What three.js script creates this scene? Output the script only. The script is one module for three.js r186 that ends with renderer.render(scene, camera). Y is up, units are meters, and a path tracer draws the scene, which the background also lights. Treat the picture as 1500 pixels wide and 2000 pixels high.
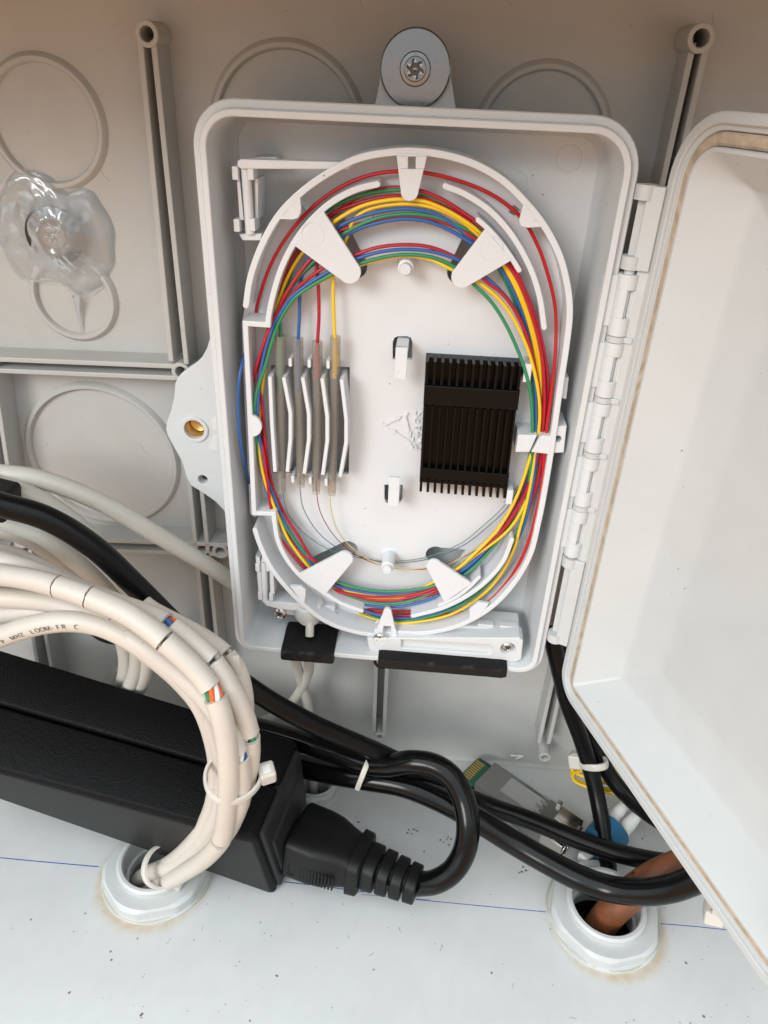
import * as THREE from 'three';
import { RoundedBoxGeometry } from 'three/addons/geometries/RoundedBoxGeometry.js';
import { mergeGeometries, mergeVertices, toCreasedNormals } from 'three/addons/utils/BufferGeometryUtils.js';
import { FontLoader } from 'three/addons/loaders/FontLoader.js';
import { TextGeometry } from 'three/addons/geometries/TextGeometry.js';
import { ImprovedNoise } from 'three/addons/math/ImprovedNoise.js';

// ---------------------------------------------------------------- camera, sky, sun, exposure
// lengths below are millimetres; mesh() turns them into metres
const MM = 0.001;
const scene = new THREE.Scene();
const camera = new THREE.PerspectiveCamera(69.97, 0.75, 0.005, 200);
camera.position.set(0, 0.23553, 0.205);
camera.rotation.set(THREE.MathUtils.degToRad(-30.792), THREE.MathUtils.degToRad(3.177), THREE.MathUtils.degToRad(2.531), 'YXZ');
const renderer = new THREE.WebGLRenderer({ antialias: true });
renderer.toneMapping = THREE.LinearToneMapping;
renderer.toneMappingExposure = 1.42;
renderer.shadowMap.enabled = true;
{ // an even overcast sky, brighter towards the zenith and round the veiled sun
  const W = 128, H = 64, d = new Float32Array(W * H * 4), sd = new THREE.Vector3(-0.75, 0.62, 0.9).normalize();
  for (let j = 0; j < H; j++) for (let i = 0; i < W; i++) {
    const v = (j + 0.5) / H, u = (i + 0.5) / W, el = (v - 0.5) * Math.PI, az = (u - 0.5) * 2 * Math.PI;
    const dir = new THREE.Vector3(Math.cos(az) * Math.cos(el), Math.sin(el), Math.sin(az) * Math.cos(el));
    const up = Math.max(0, dir.y), g = Math.pow(Math.max(0, dir.dot(sd)), 8);
    const L = 0.34 + 1.5 * up + 1.0 * g, k = (j * W + i) * 4;
    d[k] = L * 0.93; d[k + 1] = L * 1.01; d[k + 2] = L * 1.05; d[k + 3] = 1;
  }
  const sky = new THREE.DataTexture(d, W, H, THREE.RGBAFormat, THREE.FloatType);
  sky.mapping = THREE.EquirectangularReflectionMapping; sky.magFilter = sky.minFilter = THREE.LinearFilter; sky.needsUpdate = true;
  scene.background = sky; scene.environment = sky; scene.backgroundIntensity = 1; scene.environmentIntensity = 1;
}
const sun = new THREE.DirectionalLight(new THREE.Color(1, 0.97, 0.93), 1.0);
sun.position.set(-0.6, 0.64, 1.03); sun.target.position.set(0, 0.12, 0.03);
sun.castShadow = true; sun.shadow.radius = 40; sun.shadow.mapSize.set(2048, 2048);
Object.assign(sun.shadow.camera, { left: -0.5, right: 0.5, top: 0.5, bottom: -0.5, near: 0.05, far: 4 });
scene.add(sun, sun.target);

// ---------------------------------------------------------------- helpers
let seed = 7;
const rnd = () => { seed = (seed * 1664525 + 1013904223) >>> 0; return seed / 4294967296; };
const noise = new ImprovedNoise();
const V = (p) => new THREE.Vector3(p[0], p[1], p[2]);
const V2 = (p) => new THREE.Vector2(p[0], p[1]);
const used = {};
const localFrame = new Set();
function numbered(n) { used[n] = (used[n] ?? -1) + 1; return used[n] ? n + '_' + String(used[n]).padStart(3, '0') : n; }
function tag(o, label, category, group, kind) {
  o.userData.label = label; if (category) o.userData.category = category;
  if (group) o.userData.group = group; if (kind) o.userData.kind = kind; return o;
}
function thing(name, label, category, pos = [0, 0, 0], group) {   // its parts are given in scene millimetres
  const g = new THREE.Group(); g.name = numbered(name); g.position.set(pos[0] * MM, pos[1] * MM, pos[2] * MM);
  scene.add(g); return tag(g, label, category, group);
}
function framed(name, label, category, pos, quat, group) {        // its parts are given in its own frame
  const g = thing(name, label, category, pos, group); g.quaternion.copy(quat); localFrame.add(g); return g;
}
function boxUV(g, s) {
  g = g.index ? g.toNonIndexed() : g; g.computeBoundingBox();
  const p = g.attributes.position, n = g.attributes.normal, uv = new Float32Array(p.count * 2);
  for (let t = 0; t < p.count; t += 3) {
    let nx = 0, ny = 0, nz = 0;
    for (let k = 0; k < 3; k++) { nx += Math.abs(n.getX(t + k)); ny += Math.abs(n.getY(t + k)); nz += Math.abs(n.getZ(t + k)); }
    for (let k = 0; k < 3; k++) {
      const x = p.getX(t + k), y = p.getY(t + k), z = p.getZ(t + k), i = (t + k) * 2;
      if (nz >= nx && nz >= ny) { uv[i] = x * s; uv[i + 1] = y * s; } else if (ny >= nx) { uv[i] = x * s; uv[i + 1] = z * s; } else { uv[i] = z * s; uv[i + 1] = y * s; }
    }
  }
  g.setAttribute('uv', new THREE.BufferAttribute(uv, 2)); return g;
}
function mesh(name, geo, mat, parent = scene, keepUV = false) {
  let g = Array.isArray(geo) ? join(geo) : geo.clone();
  if (!keepUV && (mat.map || mat.bumpMap || mat.roughnessMap)) g = boxUV(g, 1 / 80);
  const off = new THREE.Vector3(); let p = parent, local = false;
  while (p && p !== scene) { if (localFrame.has(p)) local = true; off.add(p.position); p = p.parent; }
  g.scale(MM, MM, MM); if (!local) g.translate(-off.x, -off.y, -off.z);
  const m = new THREE.Mesh(g, mat); m.name = parent === scene ? numbered(name) : name; m.castShadow = m.receiveShadow = true;
  parent.add(m); return m;
}
function join(list) {
  const l = list.map((g) => { g = g.index ? g.toNonIndexed() : g.clone(); for (const k of Object.keys(g.attributes)) if (!['position', 'normal', 'uv'].includes(k)) g.deleteAttribute(k);
    if (!g.attributes.uv) g.setAttribute('uv', new THREE.BufferAttribute(new Float32Array(g.attributes.position.count * 2), 2)); return g; });
  return mergeGeometries(l);
}
const at = (g, x = 0, y = 0, z = 0, rx = 0, ry = 0, rz = 0) => { g.rotateX(rx); g.rotateY(ry); g.rotateZ(rz); g.translate(x, y, z); return g; };
const box = (w, h, d, r = 0.3, s = 2) => new RoundedBoxGeometry(w, h, d, s, Math.min(r, w / 2.01, h / 2.01, d / 2.01));
const cyl = (r0, r1, h, n = 32, open = false) => new THREE.CylinderGeometry(r0, r1, h, n, 1, open);   // r0 top
// a plate: an outline in a plane facing +z, from z0 to z1
function plate(pts, z0, z1, holes = [], bevel = 0.18) {
  const s = pts.isShape ? pts : new THREE.Shape(pts.map(V2));
  for (const h of holes) s.holes.push(h.isPath ? h : new THREE.Path(h.map(V2)));
  const b = Math.min(bevel, (z1 - z0) / 3);
  const g = new THREE.ExtrudeGeometry(s, { depth: z1 - z0 - 2 * b, bevelEnabled: b > 0, bevelThickness: b, bevelSize: b, bevelOffset: -b, bevelSegments: 2, curveSegments: 24 });
  g.translate(0, 0, z0 + b); return g;
}
const circ = (x, y, r, n = 40) => Array.from({ length: n }, (_, i) => [x + r * Math.cos(i / n * 2 * Math.PI), y + r * Math.sin(i / n * 2 * Math.PI)]);
function spline2(pts, n) { return new THREE.CatmullRomCurve3(pts.map((p) => new THREE.Vector3(p[0], p[1], 0)), false, 'centripetal').getPoints(n ?? pts.length * 6).map((p) => [p.x, p.y]); }
function ribbon(pts, w, round = true) {                           // outline of a band of width w along a centre line
  const L = [], R = [], n = pts.length;
  for (let i = 0; i < n; i++) {
    const a = V2(pts[Math.max(0, i - 1)]), b = V2(pts[i]), c = V2(pts[Math.min(n - 1, i + 1)]);
    const d0 = i ? b.clone().sub(a).normalize() : c.clone().sub(b).normalize(), d1 = i < n - 1 ? c.clone().sub(b).normalize() : d0;
    const m = d0.clone().add(d1).normalize(), k = (w / 2) / Math.max(0.35, m.dot(d1));
    L.push([b.x - m.y * k, b.y + m.x * k]); R.push([b.x + m.y * k, b.y - m.x * k]);
  }
  const cap = (p, q) => { const r = []; if (!round) return r; const c = V2(p).add(V2(q)).multiplyScalar(0.5), a0 = Math.atan2(p[1] - c.y, p[0] - c.x); for (let k = 1; k < 8; k++) r.push([c.x + w / 2 * Math.cos(a0 - k * Math.PI / 8), c.y + w / 2 * Math.sin(a0 - k * Math.PI / 8)]); return r; };
  const out = [...L, ...cap(L[n - 1], R[n - 1]), ...R.reverse()]; const c2 = cap(out[out.length - 1], L[0]);
  return [...out, ...c2];
}
// a tab with a round tip: base corners a, b; tip centre t, radius r
function tab(a, b, t, r) {
  const A = V2(a), B = V2(b), T = V2(t), mid = A.clone().add(B).multiplyScalar(0.5), ax = T.clone().sub(mid).normalize(), n = new THREE.Vector2(-ax.y, ax.x);
  const sa = Math.sign(A.clone().sub(mid).dot(n)), pts = [a], a0 = Math.atan2(n.y * sa, n.x * sa);
  for (let k = 0; k <= 14; k++) { const q = a0 - sa * k / 14 * Math.PI; pts.push([T.x + r * Math.cos(q), T.y + r * Math.sin(q)]); }
  pts.push(b); return pts;
}
function curveOf(pts) { return new THREE.CatmullRomCurve3(pts.map(V), false, 'centripetal'); }
function tube(curve, r, n, seg = 12, ends = true) {
  if (Array.isArray(curve)) curve = curveOf(curve);
  n = n ?? Math.max(16, Math.round(curve.getLength() / (r * 0.9)));
  n = Math.min(n, 420);
  const g = new THREE.TubeGeometry(curve, n, r, seg, false), l = [g];
  if (ends) for (const t of [0, 1]) { const p = curve.getPointAt(t), d = curve.getTangentAt(t).multiplyScalar(t ? 1 : -1), c = new THREE.CircleGeometry(r, seg); c.applyQuaternion(new THREE.Quaternion().setFromUnitVectors(new THREE.Vector3(0, 0, 1), d)); c.translate(p.x, p.y, p.z); l.push(c); }
  return join(l);
}
function part(curve, t0, t1) { const n = Math.max(3, Math.round((t1 - t0) * 60)); return new THREE.CatmullRomCurve3(Array.from({ length: n + 1 }, (_, i) => curve.getPointAt(t0 + (t1 - t0) * i / n)), false, 'centripetal'); }
function nearest(curve, p) { let b = 0, bd = 1e9; const q = V(p); for (let i = 0; i <= 400; i++) { const d = curve.getPointAt(i / 400).distanceToSquared(q); if (d < bd) { bd = d; b = i / 400; } } return b; }
// a surface through equal rings of points; cap closes the last ring (and capStart the first)
function loft(rings, { cap = false, capStart = false, crease = 0.5, closed = true } = {}) {
  const m = rings[0].length, pos = [], idx = [];
  for (const r of rings) for (const p of r) pos.push(...p);
  for (let j = 0; j < rings.length - 1; j++) for (let i = 0; i < (closed ? m : m - 1); i++) { const a = j * m + i, b = j * m + (i + 1) % m, c = a + m, d = b + m; idx.push(a, b, d, a, d, c); }
  const fan = (j, flip) => { const r = rings[j], k = pos.length / 3, c = [0, 1, 2].map((q) => r.reduce((s, p) => s + p[q], 0) / m); pos.push(...c); for (let i = 0; i < m; i++) { const a = j * m + i, b = j * m + (i + 1) % m; flip ? idx.push(a, k, b) : idx.push(a, b, k); } };
  if (cap) fan(rings.length - 1, false); if (capStart) fan(0, true);
  let g = new THREE.BufferGeometry(); g.setAttribute('position', new THREE.Float32BufferAttribute(pos, 3)); g.setIndex(idx);
  g = toCreasedNormals(g, crease); g.setAttribute('uv', new THREE.BufferAttribute(new Float32Array(g.attributes.position.count * 2), 2)); return g;
}
function roundRect(x0, y0, x1, y1, rad, inset, z, n = 10) {       // counter-clockwise ring; rad = [bl, br, tr, tl]
  const o = [], C = [[x0, y0, 1, 1, Math.PI], [x1, y0, -1, 1, 1.5 * Math.PI], [x1, y1, -1, -1, 0], [x0, y1, 1, -1, 0.5 * Math.PI]];
  C.forEach(([cx, cy, sx, sy, a0], k) => { const R = Math.max(rad[k], inset + 0.6), r = R - inset; for (let i = 0; i <= n; i++) { const a = a0 + i / n * Math.PI / 2; o.push([cx + sx * R + r * Math.cos(a), cy + sy * R + r * Math.sin(a), z]); } });
  return o;
}
// revolve a profile [[r, y], ...] round the y axis
const lathe = (prof, n = 48) => { const g = new THREE.LatheGeometry(prof.map(V2), n); return toCreasedNormals(g, 0.6); };
const shift = (g, p) => { g.translate(p[0], p[1], p[2]); return g; };
function quatXY(x, y) { const X = V(x).normalize(), Z = X.clone().cross(V(y)).normalize(), Y = Z.clone().cross(X); return new THREE.Quaternion().setFromRotationMatrix(new THREE.Matrix4().makeBasis(X, Y, Z)); }

// ---------------------------------------------------------------- materials
function fbm(x, y, o = 4, s = 0) { let a = 0.5, v = 0, f = 1; for (let i = 0; i < o; i++) { v += a * noise.noise(x * f, y * f, s + i * 7.3); f *= 2.03; a *= 0.5; } return v; }
function dataTex(N, M, fn, srgb, rep = true) {
  const d = new Uint8Array(N * M * 4);
  for (let j = 0; j < M; j++) for (let i = 0; i < N; i++) { const c = fn(i, j), k = (j * N + i) * 4; d[k] = c[0]; d[k + 1] = c[1]; d[k + 2] = c[2]; d[k + 3] = 255; }
  const t = new THREE.DataTexture(d, N, M); t.magFilter = THREE.LinearFilter; t.minFilter = THREE.LinearMipmapLinearFilter; t.generateMipmaps = true;
  if (rep) t.wrapS = t.wrapT = THREE.RepeatWrapping; if (srgb) t.colorSpace = THREE.SRGBColorSpace; t.needsUpdate = true; return t;
}
// tileable noise: sampled on a torus
const tile = (i, j, N, f, s) => { const a = i / N * 2 * Math.PI, b = j / N * 2 * Math.PI, r = f / 6.283; return noise.noise(Math.cos(a) * r + s, Math.sin(a) * r + Math.cos(b) * r, Math.sin(b) * r + s * 1.7); };
const grainBump = dataTex(512, 512, (i, j) => { const v = 128 + 90 * (0.6 * tile(i, j, 512, 160, 3) + 0.4 * (rnd() - 0.5)); return [v, v, v]; });
const mottle = dataTex(512, 512, (i, j) => { // wear and dust on moulded plastic
  const v = 249 + 4 * tile(i, j, 512, 10, 1) + 2 * tile(i, j, 512, 50, 5), w = 3 * tile(i, j, 512, 7, 9); return [v + w * 0.4, v, v - w];
}, true);
{ // dust specks and scratches of their own shape
  const d = mottle.image.data, N = 512;
  for (let k = 0; k < 20; k++) { let x = rnd() * N, y = rnd() * N; const len = rnd() < 0.3 ? 8 + rnd() * 22 : 1 + rnd() * 3, a = rnd() * 6.28, c = 165 + rnd() * 70, cv = (rnd() - 0.5) * 0.08;
    for (let s = 0, q = a; s < len; s++, q += cv) { const i = ((Math.round(y) + N) % N * N + (Math.round(x) + N) % N) * 4; d[i] = c; d[i + 1] = c * 0.98; d[i + 2] = c * 0.95; x += Math.cos(q); y += Math.sin(q); } }
}
const clean = dataTex(512, 512, (i, j) => { const v = 251 + 3 * tile(i, j, 512, 9, 11); return [v, v, v]; }, true);
{ const d = clean.image.data, N = 512; for (let k = 0; k < 24; k++) { const x = Math.floor(rnd() * N), y = Math.floor(rnd() * N), c = 110 + 110 * rnd(), m = rnd() < 0.4 ? 2 : 1; for (let a = 0; a < m; a++) for (let b = 0; b < m; b++) { const i = (((y + b) % N) * N + (x + a) % N) * 4; d[i] = d[i + 1] = d[i + 2] = c; } } }
const std = (r, g, b, rough = 0.5, extra = {}) => new THREE.MeshStandardMaterial({ color: new THREE.Color().setRGB(r, g, b), roughness: rough, ...extra });
const phys = (r, g, b, rough, extra = {}) => new THREE.MeshPhysicalMaterial({ color: new THREE.Color().setRGB(r, g, b), roughness: rough, ...extra });
const M = {
  cabinet: std(0.50, 0.495, 0.475, 0.5, { map: mottle, bumpMap: grainBump, bumpScale: 0.00003 }),  // same plastic as the floor; the wall's shade is put into this colour
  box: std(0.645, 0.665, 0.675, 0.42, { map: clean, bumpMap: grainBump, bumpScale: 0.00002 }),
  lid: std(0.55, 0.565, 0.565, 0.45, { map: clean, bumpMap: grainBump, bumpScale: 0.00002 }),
  tray: std(0.695, 0.712, 0.735, 0.38, { map: clean }),
  trayEdge: std(0.70, 0.70, 0.69, 0.4),
  gasket: std(0.60, 0.49, 0.38, 0.85, { map: dataTex(256, 256, (i, j) => { const n = Math.max(-1, Math.min(1, tile(i, j, 256, 30, 2) + 0.6 * tile(i, j, 256, 90, 4))), v = 226 + 26 * n; return [v, v - 2 + 3 * n, v - 6 + 8 * n]; }, true), bumpMap: grainBump, bumpScale: 0.0001 }),
  steel: std(0.3, 0.305, 0.315, 0.26, { metalness: 1, roughnessMap: dataTex(256, 256, (i, j) => { const v = 120 + 120 * Math.abs(tile(i, j, 256, 30, 8)) + 60 * rnd(); return [v, v, v]; }), bumpMap: grainBump, bumpScale: 0.000012 }),
  steelDull: std(0.10, 0.105, 0.115, 0.3, { metalness: 1 }),
  chrome: std(0.62, 0.58, 0.54, 0.16, { metalness: 1 }),
  darkSteel: std(0.12, 0.12, 0.12, 0.35, { metalness: 1 }),
  brass: std(0.72, 0.42, 0.14, 0.28, { metalness: 1 }),
  black: phys(0.008, 0.008, 0.0085, 0.45, { specularIntensity: 0.5, bumpMap: grainBump, bumpScale: 0.00008 }),
  blackFin: phys(0.003, 0.003, 0.003, 0.3, { specularIntensity: 0.35 }),
  rubber: phys(0.006, 0.006, 0.0065, 0.45, { specularIntensity: 0.6, bumpMap: dataTex(256, 256, (i, j) => { const v = 128 + 120 * tile(i, j, 256, 24, 6) + 60 * tile(i, j, 256, 70, 2); return [v, v, v]; }), bumpScale: 0.00025 }),
  cord: phys(0.003, 0.003, 0.0033, 0.16, { specularIntensity: 0.55 }),
  cordWavy: phys(0.004, 0.004, 0.0043, 0.28, { specularIntensity: 0.4, bumpMap: dataTex(256, 256, (i, j) => { const v = 128 + 110 * tile(i, j, 256, 9, 6); return [v, v, v]; }), bumpScale: 0.0008 }),
  psu: phys(0.0028, 0.0028, 0.0032, 0.55, { specularIntensity: 0.3, bumpMap: grainBump, bumpScale: 0.0004 }),
  psuSide: phys(0.02, 0.02, 0.0208, 0.5, { specularIntensity: 0.4, bumpMap: grainBump, bumpScale: 0.00005 }),  // end parts, and the front face with its light put into the colour
  cat: std(0.585, 0.53, 0.47, 0.45, { map: mottle }),
  catRear: std(0.58, 0.56, 0.50, 0.4, { map: mottle }),
  tie: phys(0.80, 0.76, 0.70, 0.35, { transmission: 0.35, thickness: 0 }),
  brown: std(0.23, 0.075, 0.028, 0.5, { map: dataTex(256, 256, (i, j) => { const v = 225 + 45 * tile(i, j, 256, 20, 3) + 20 * tile(i, j, 256, 70, 1); return [v, v, v]; }, true) }),
  sealant: phys(0.55, 0.52, 0.43, 0.35, { transmission: 0.2, thickness: 0 }),
  gland: std(0.53, 0.54, 0.53, 0.42, { map: mottle, bumpMap: grainBump, bumpScale: 0.00003 }),
  silicone: phys(0.80, 0.84, 0.86, 0.24, { transmission: 0.74, thickness: 1, ior: 1.36, clearcoat: 1, clearcoatRoughness: 0.05 }),
  sleeve: phys(0.72, 0.68, 0.63, 0.14, { transmission: 0.78, thickness: 0, ior: 1.3 }),
  rod: std(0.22, 0.19, 0.165, 0.4, { metalness: 0.4 }),
  red: std(0.42, 0.010, 0.030, 0.38), redBright: std(0.52, 0.008, 0.012, 0.36), blue: std(0.028, 0.115, 0.36, 0.38), green: std(0.030, 0.24, 0.10, 0.38), yellow: std(0.84, 0.55, 0.014, 0.4),
  thinGreen: std(0.10, 0.22, 0.18, 0.4), thinBlue: std(0.05, 0.12, 0.2, 0.4), thinRed: std(0.25, 0.02, 0.03, 0.4), thinYellow: std(0.62, 0.50, 0.16, 0.4),
  orange: std(0.75, 0.13, 0.02, 0.4), wireWhite: std(0.75, 0.75, 0.72, 0.4), patch: std(0.85, 0.55, 0.005, 0.38), capBlue: std(0.015, 0.12, 0.24, 0.35), boot: std(0.80, 0.80, 0.78, 0.4),
  pcb: std(0.015, 0.10, 0.05, 0.4), gold: std(0.75, 0.48, 0.14, 0.3, { metalness: 1 }), sfp: std(0.27, 0.268, 0.26, 0.3, { metalness: 0.9, bumpMap: grainBump, bumpScale: 0.00003 }),
  void: phys(0.001, 0.001, 0.001, 1, { specularIntensity: 0 }), dark: std(0.02, 0.02, 0.02, 0.7), ink: std(0.03, 0.06, 0.35, 0.6), print: std(0.05, 0.05, 0.06, 0.6), crumb: std(0.13, 0.125, 0.12, 0.8), crumbWhite: std(0.8, 0.8, 0.78, 0.6),
};

// ---------------------------------------------------------------- the cabinet: back wall, floor, roof, sides
const CW = 250, CH = 257, CD = 122, RD = 96;                                // half width, height, depth
const GL = [-79.3, 59.5], GR = [70, 59.8], GB = [-31.5, 21.5];      // cable glands on the floor (x, z)
{
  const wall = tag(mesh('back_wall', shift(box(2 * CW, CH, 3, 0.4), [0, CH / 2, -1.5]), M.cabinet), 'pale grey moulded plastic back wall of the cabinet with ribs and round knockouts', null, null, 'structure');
  wall.name = 'back_wall';
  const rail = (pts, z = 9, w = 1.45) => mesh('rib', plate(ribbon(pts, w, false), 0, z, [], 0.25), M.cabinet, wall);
  // pairs of ribs with a slot between them
  rail([[-72.16, 240.47], [-73.55, 163.27]]); rail([[-69.01, 240.58], [-69.16, 162.65]]);
  rail([[-72.22, 126.35], [-73.07, 47.80]]); rail([[-68.47, 126.65], [-68.66, 48.29]]);
  rail([[-133.68, 160.29], [-72.52, 161.82]]); rail([[-134.58, 156.81], [-72.31, 158.29]]);
  rail([[-125.06, 98.55], [-57.32, 101.74]]); rail([[-125.93, 94.37], [-57.56, 97.88]]);
  rail([[-149.89, 98.00], [-135.64, 98.43]]); rail([[-150.99, 93.78], [-136.55, 94.45]]);
  rail([[-127.12, 160.72], [-132.75, 100.31]]); rail([[-130.55, 160.50], [-136.69, 99.97]]);
  rail([[-134.03, 93.02], [-140.64, 13.49]]); rail([[-130.04, 93.38], [-134.71, 14.20]]);
  rail([[-11.41, 66.47], [-11.07, 20.85]]); rail([[-7.48, 66.88], [-7.16, 20.78]]);
  rail([[52.77, 244.40], [51.23, 22.56]]); rail([[55.70, 244.50], [54.85, 22.47]]);
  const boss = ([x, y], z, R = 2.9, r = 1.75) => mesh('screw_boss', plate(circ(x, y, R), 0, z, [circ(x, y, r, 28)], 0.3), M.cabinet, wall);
  [[-70.25, 241.70], [-70.87, 160.42], [-132.17, 97.02], [-64.19, 99.04], [-8.81, 18.90]].forEach((q, i) => boss(q, 9.5, i === 4 ? 2.1 : 2.75, i === 4 ? 1 : 1.6));
  [[53.39, 245.13]].forEach((q) => boss(q, 12)); [[53.97, 17.26]].forEach((q) => boss(q, 11, 2.2, 1.3));
  const ring = (a, b, c) => { // through three measured points of its crest
    const [A, B, C] = [a, b, c].map(V2), d = 2 * (A.x * (B.y - C.y) + B.x * (C.y - A.y) + C.x * (A.y - B.y)), s = (p) => p.x * p.x + p.y * p.y;
    const x = (s(A) * (B.y - C.y) + s(B) * (C.y - A.y) + s(C) * (A.y - B.y)) / d, y = (s(A) * (C.x - B.x) + s(B) * (A.x - C.x) + s(C) * (B.x - A.x)) / d, R = Math.hypot(A.x - x, A.y - y);
    const g = at(lathe([[R - 1.15, -0.1], [R - 0.95, 1.1], [R - 0.6, 1.5], [R + 0.3, 1.5], [R + 0.75, 1.1], [R + 1.5, -0.1]], 72), x, y, 0, Math.PI / 2);
    mesh('knockout_ring', g, M.cabinet, wall); return [x, y, R];
  };
  const R4 = (q) => ring(q[0], q[1], q[2]);
  R4([[-100.32, 236.00], [-87.86, 223.02], [-99.94, 207.21]]); R4([[-39.59, 241.13], [-58.04, 226.52], [-22.38, 229.08]]); R4([[21.87, 239.02], [9.18, 230.35], [36.84, 231.46]]); R4([[-114.92, 177.56], [-105.37, 166.12], [-91.59, 178.18]]); R4([[-100.20, 150.46], [-127.02, 128.51], [-79.28, 130.29]]);
  // the black grommet that closes a knockout low on the wall, behind the cables
  const g0 = [-111.69, 56.91, 0.00];
  tag(mesh('rubber_grommet', at(lathe([[0, 2], [7, 2.2], [9.5, 1.6], [10.5, 0]], 48), g0[0], g0[1], 0, Math.PI / 2), M.rubber), 'round black rubber grommet in the wall, half hidden under the white cables', 'grommet');

  // floor with holes for the glands; specks, scuffs and rusty sealant stains are in its texture
  const W = 2048, H = 768, x0 = -CW, sx = 2 * CW / W, sz = CD / H;
  const tex = dataTex(W, H, (i, j) => {
    const x = x0 + i * sx, z = j * sz; let v = 243 + 9 * fbm(x / 30, z / 22, 4, 1) + 5 * fbm(x / 4 + z / 20, z / 9, 3, 6) + 2 * (rnd() - 0.5), r = v, g = v, b = v;
    for (const [gx, gz, k, a0] of [[GL[0], GL[1], 1, 1.9], [GR[0], GR[1], 1.15, 1.1]]) { // brown ring of run sealant
      const dx = x - gx, dz = z - gz, d = Math.hypot(dx, dz), a = Math.atan2(dz, dx), n = 1 + 0.5 * fbm(a * 3 + 9, k * 5, 3), w = Math.exp(-Math.pow((d - 18.9) / (1.7 * n * (0.6 + 0.7 * Math.cos(a - a0))), 2)) * (0.45 + 0.5 * fbm(x / 3, z / 3, 3, 4)) * Math.max(0, 0.35 + 0.75 * Math.cos(a - a0));
      if (w > 0) { r -= 26 * w; g -= 62 * w; b -= 104 * w; }
    }
    return [r, g, b].map((q) => Math.max(0, Math.min(255, q)));
  }, true, false);
  { const d = tex.image.data;
    const dot = (x, z, rad, c) => { const ci = (x - x0) / sx, cj = z / sz, q = Math.ceil(rad / sx) + 1; for (let j = -q; j <= q; j++) for (let i = -q; i <= q; i++) { const I = Math.round(ci + i), J = Math.round(cj + j); if (I < 0 || J < 0 || I >= W || J >= H) continue; const e = Math.hypot((I - ci) * sx, (J - cj) * sz) / rad, k = (J * W + I) * 4, w = Math.max(0, Math.min(1, 1.6 - 1.4 * e)); for (let t = 0; t < 3; t++) d[k + t] = d[k + t] * (1 - w) + c * w; } };
    for (let k = 0; k < 170; k++) { const x = -120 + 240 * rnd(), z = 4 + 120 * rnd(); dot(x, z, 0.14 + 0.22 * rnd() * rnd(), 80 + 110 * rnd()); }
    for (let k = 0; k < 2; k++) { const cx = -100 + 200 * rnd(), cz = 10 + 100 * rnd(); for (let s = 0; s < 7; s++) dot(cx + 3 * (rnd() - 0.5), cz + 3 * (rnd() - 0.5), 0.15 + 0.25 * rnd(), 50 + 60 * rnd()); }
    for (const [px, pz, n] of [[6, 35, 7], [18, 38, 4], [-84, 88, 2], [45, 46, 4], [50, 30, 4], [104, 100, 5], [-70, 102, 4]]) for (let s = 0; s < n; s++) dot(px + 5 * (rnd() - 0.5), pz + 4 * (rnd() - 0.5), 0.15 + 0.28 * rnd(), 30 + 50 * rnd());
    for (let k = 0; k < 10; k++) { let x = -100 + 200 * rnd(), z = 70 + 40 * rnd(), a = rnd() * 6; for (let s = 0; s < 14; s++) { dot(x, z, 0.1, 150); x += 0.15 * Math.cos(a); z += 0.15 * Math.sin(a); a += (rnd() - 0.5) * 0.5; } }
  }
  const sh = new THREE.Shape([[-CW, -CD], [CW, -CD], [CW, 0], [-CW, 0]].map(V2));
  for (const [x, z, r] of [[...GL, 9.8], [...GR, 9.8], [...GB, 5]]) sh.holes.push(new THREE.Path(circ(x, -z, r).map(V2)));
  const fg = new THREE.ExtrudeGeometry(sh, { depth: 3, bevelEnabled: false }); fg.translate(0, 0, -3); fg.rotateX(-Math.PI / 2);
  { const p = fg.attributes.position, uv = fg.attributes.uv; for (let i = 0; i < p.count; i++) uv.setXY(i, (p.getX(i) - x0) / (2 * CW), p.getZ(i) / CD); }
  const floor = mesh('floor', fg, std(0.63, 0.64, 0.635, 0.4, { map: tex, bumpMap: grainBump, bumpScale: 0.00001 }), scene, true);  // same plastic as the wall, lighter: the brighter light is in the colour
  tag(floor, 'pale grey plastic cabinet floor, speckled with dirt and marked with a blue line', null, null, 'structure');
  mesh('fillet', loft(Array.from({ length: 6 }, (_, k) => { const a = k / 5 * Math.PI / 2, r = 1.6; return [[-CW, r - r * Math.sin(a) + 0.02, r - r * Math.cos(a) + 0.02], [CW, r - r * Math.sin(a) + 0.02, r - r * Math.cos(a) + 0.02]]; }), { closed: false }), M.cabinet, floor);
  const line = (pts, w) => { const c = spline2(pts.map((p) => [p[0], -p[2]])); const g = new THREE.ShapeGeometry(new THREE.Shape(ribbon(c, w).map(V2))); g.rotateX(-Math.PI / 2); g.translate(0, 0.03, 0); mesh('pen_line', g, M.ink, floor); };
  line([[-140.2, 0, 60.1], [-123.9, 0, 60.1], [-111.4, 0, 60], [-100.3, 0, 59.9]], 0.34); line([[-36.4, 0, 58.8], [-23.3, 0, 59.1], [-9, 0, 59.6]], 0.3); line([[-9.9, 0, 60.6], [13.1, 0, 60.2]], 0.14); line([[8.3, 0, 60.5], [30.1, 0, 60.5], [51.8, 0, 60.4]], 0.24); line([[88.8, 0, 60.6], [98.8, 0, 60.4], [110.3, 0, 60.5], [126.7, 0, 60.5]], 0.26);
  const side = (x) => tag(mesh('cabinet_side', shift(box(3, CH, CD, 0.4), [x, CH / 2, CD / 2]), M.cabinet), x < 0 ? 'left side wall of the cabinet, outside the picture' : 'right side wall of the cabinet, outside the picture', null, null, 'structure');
  side(-CW + 1.5); side(CW - 1.5);
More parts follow.
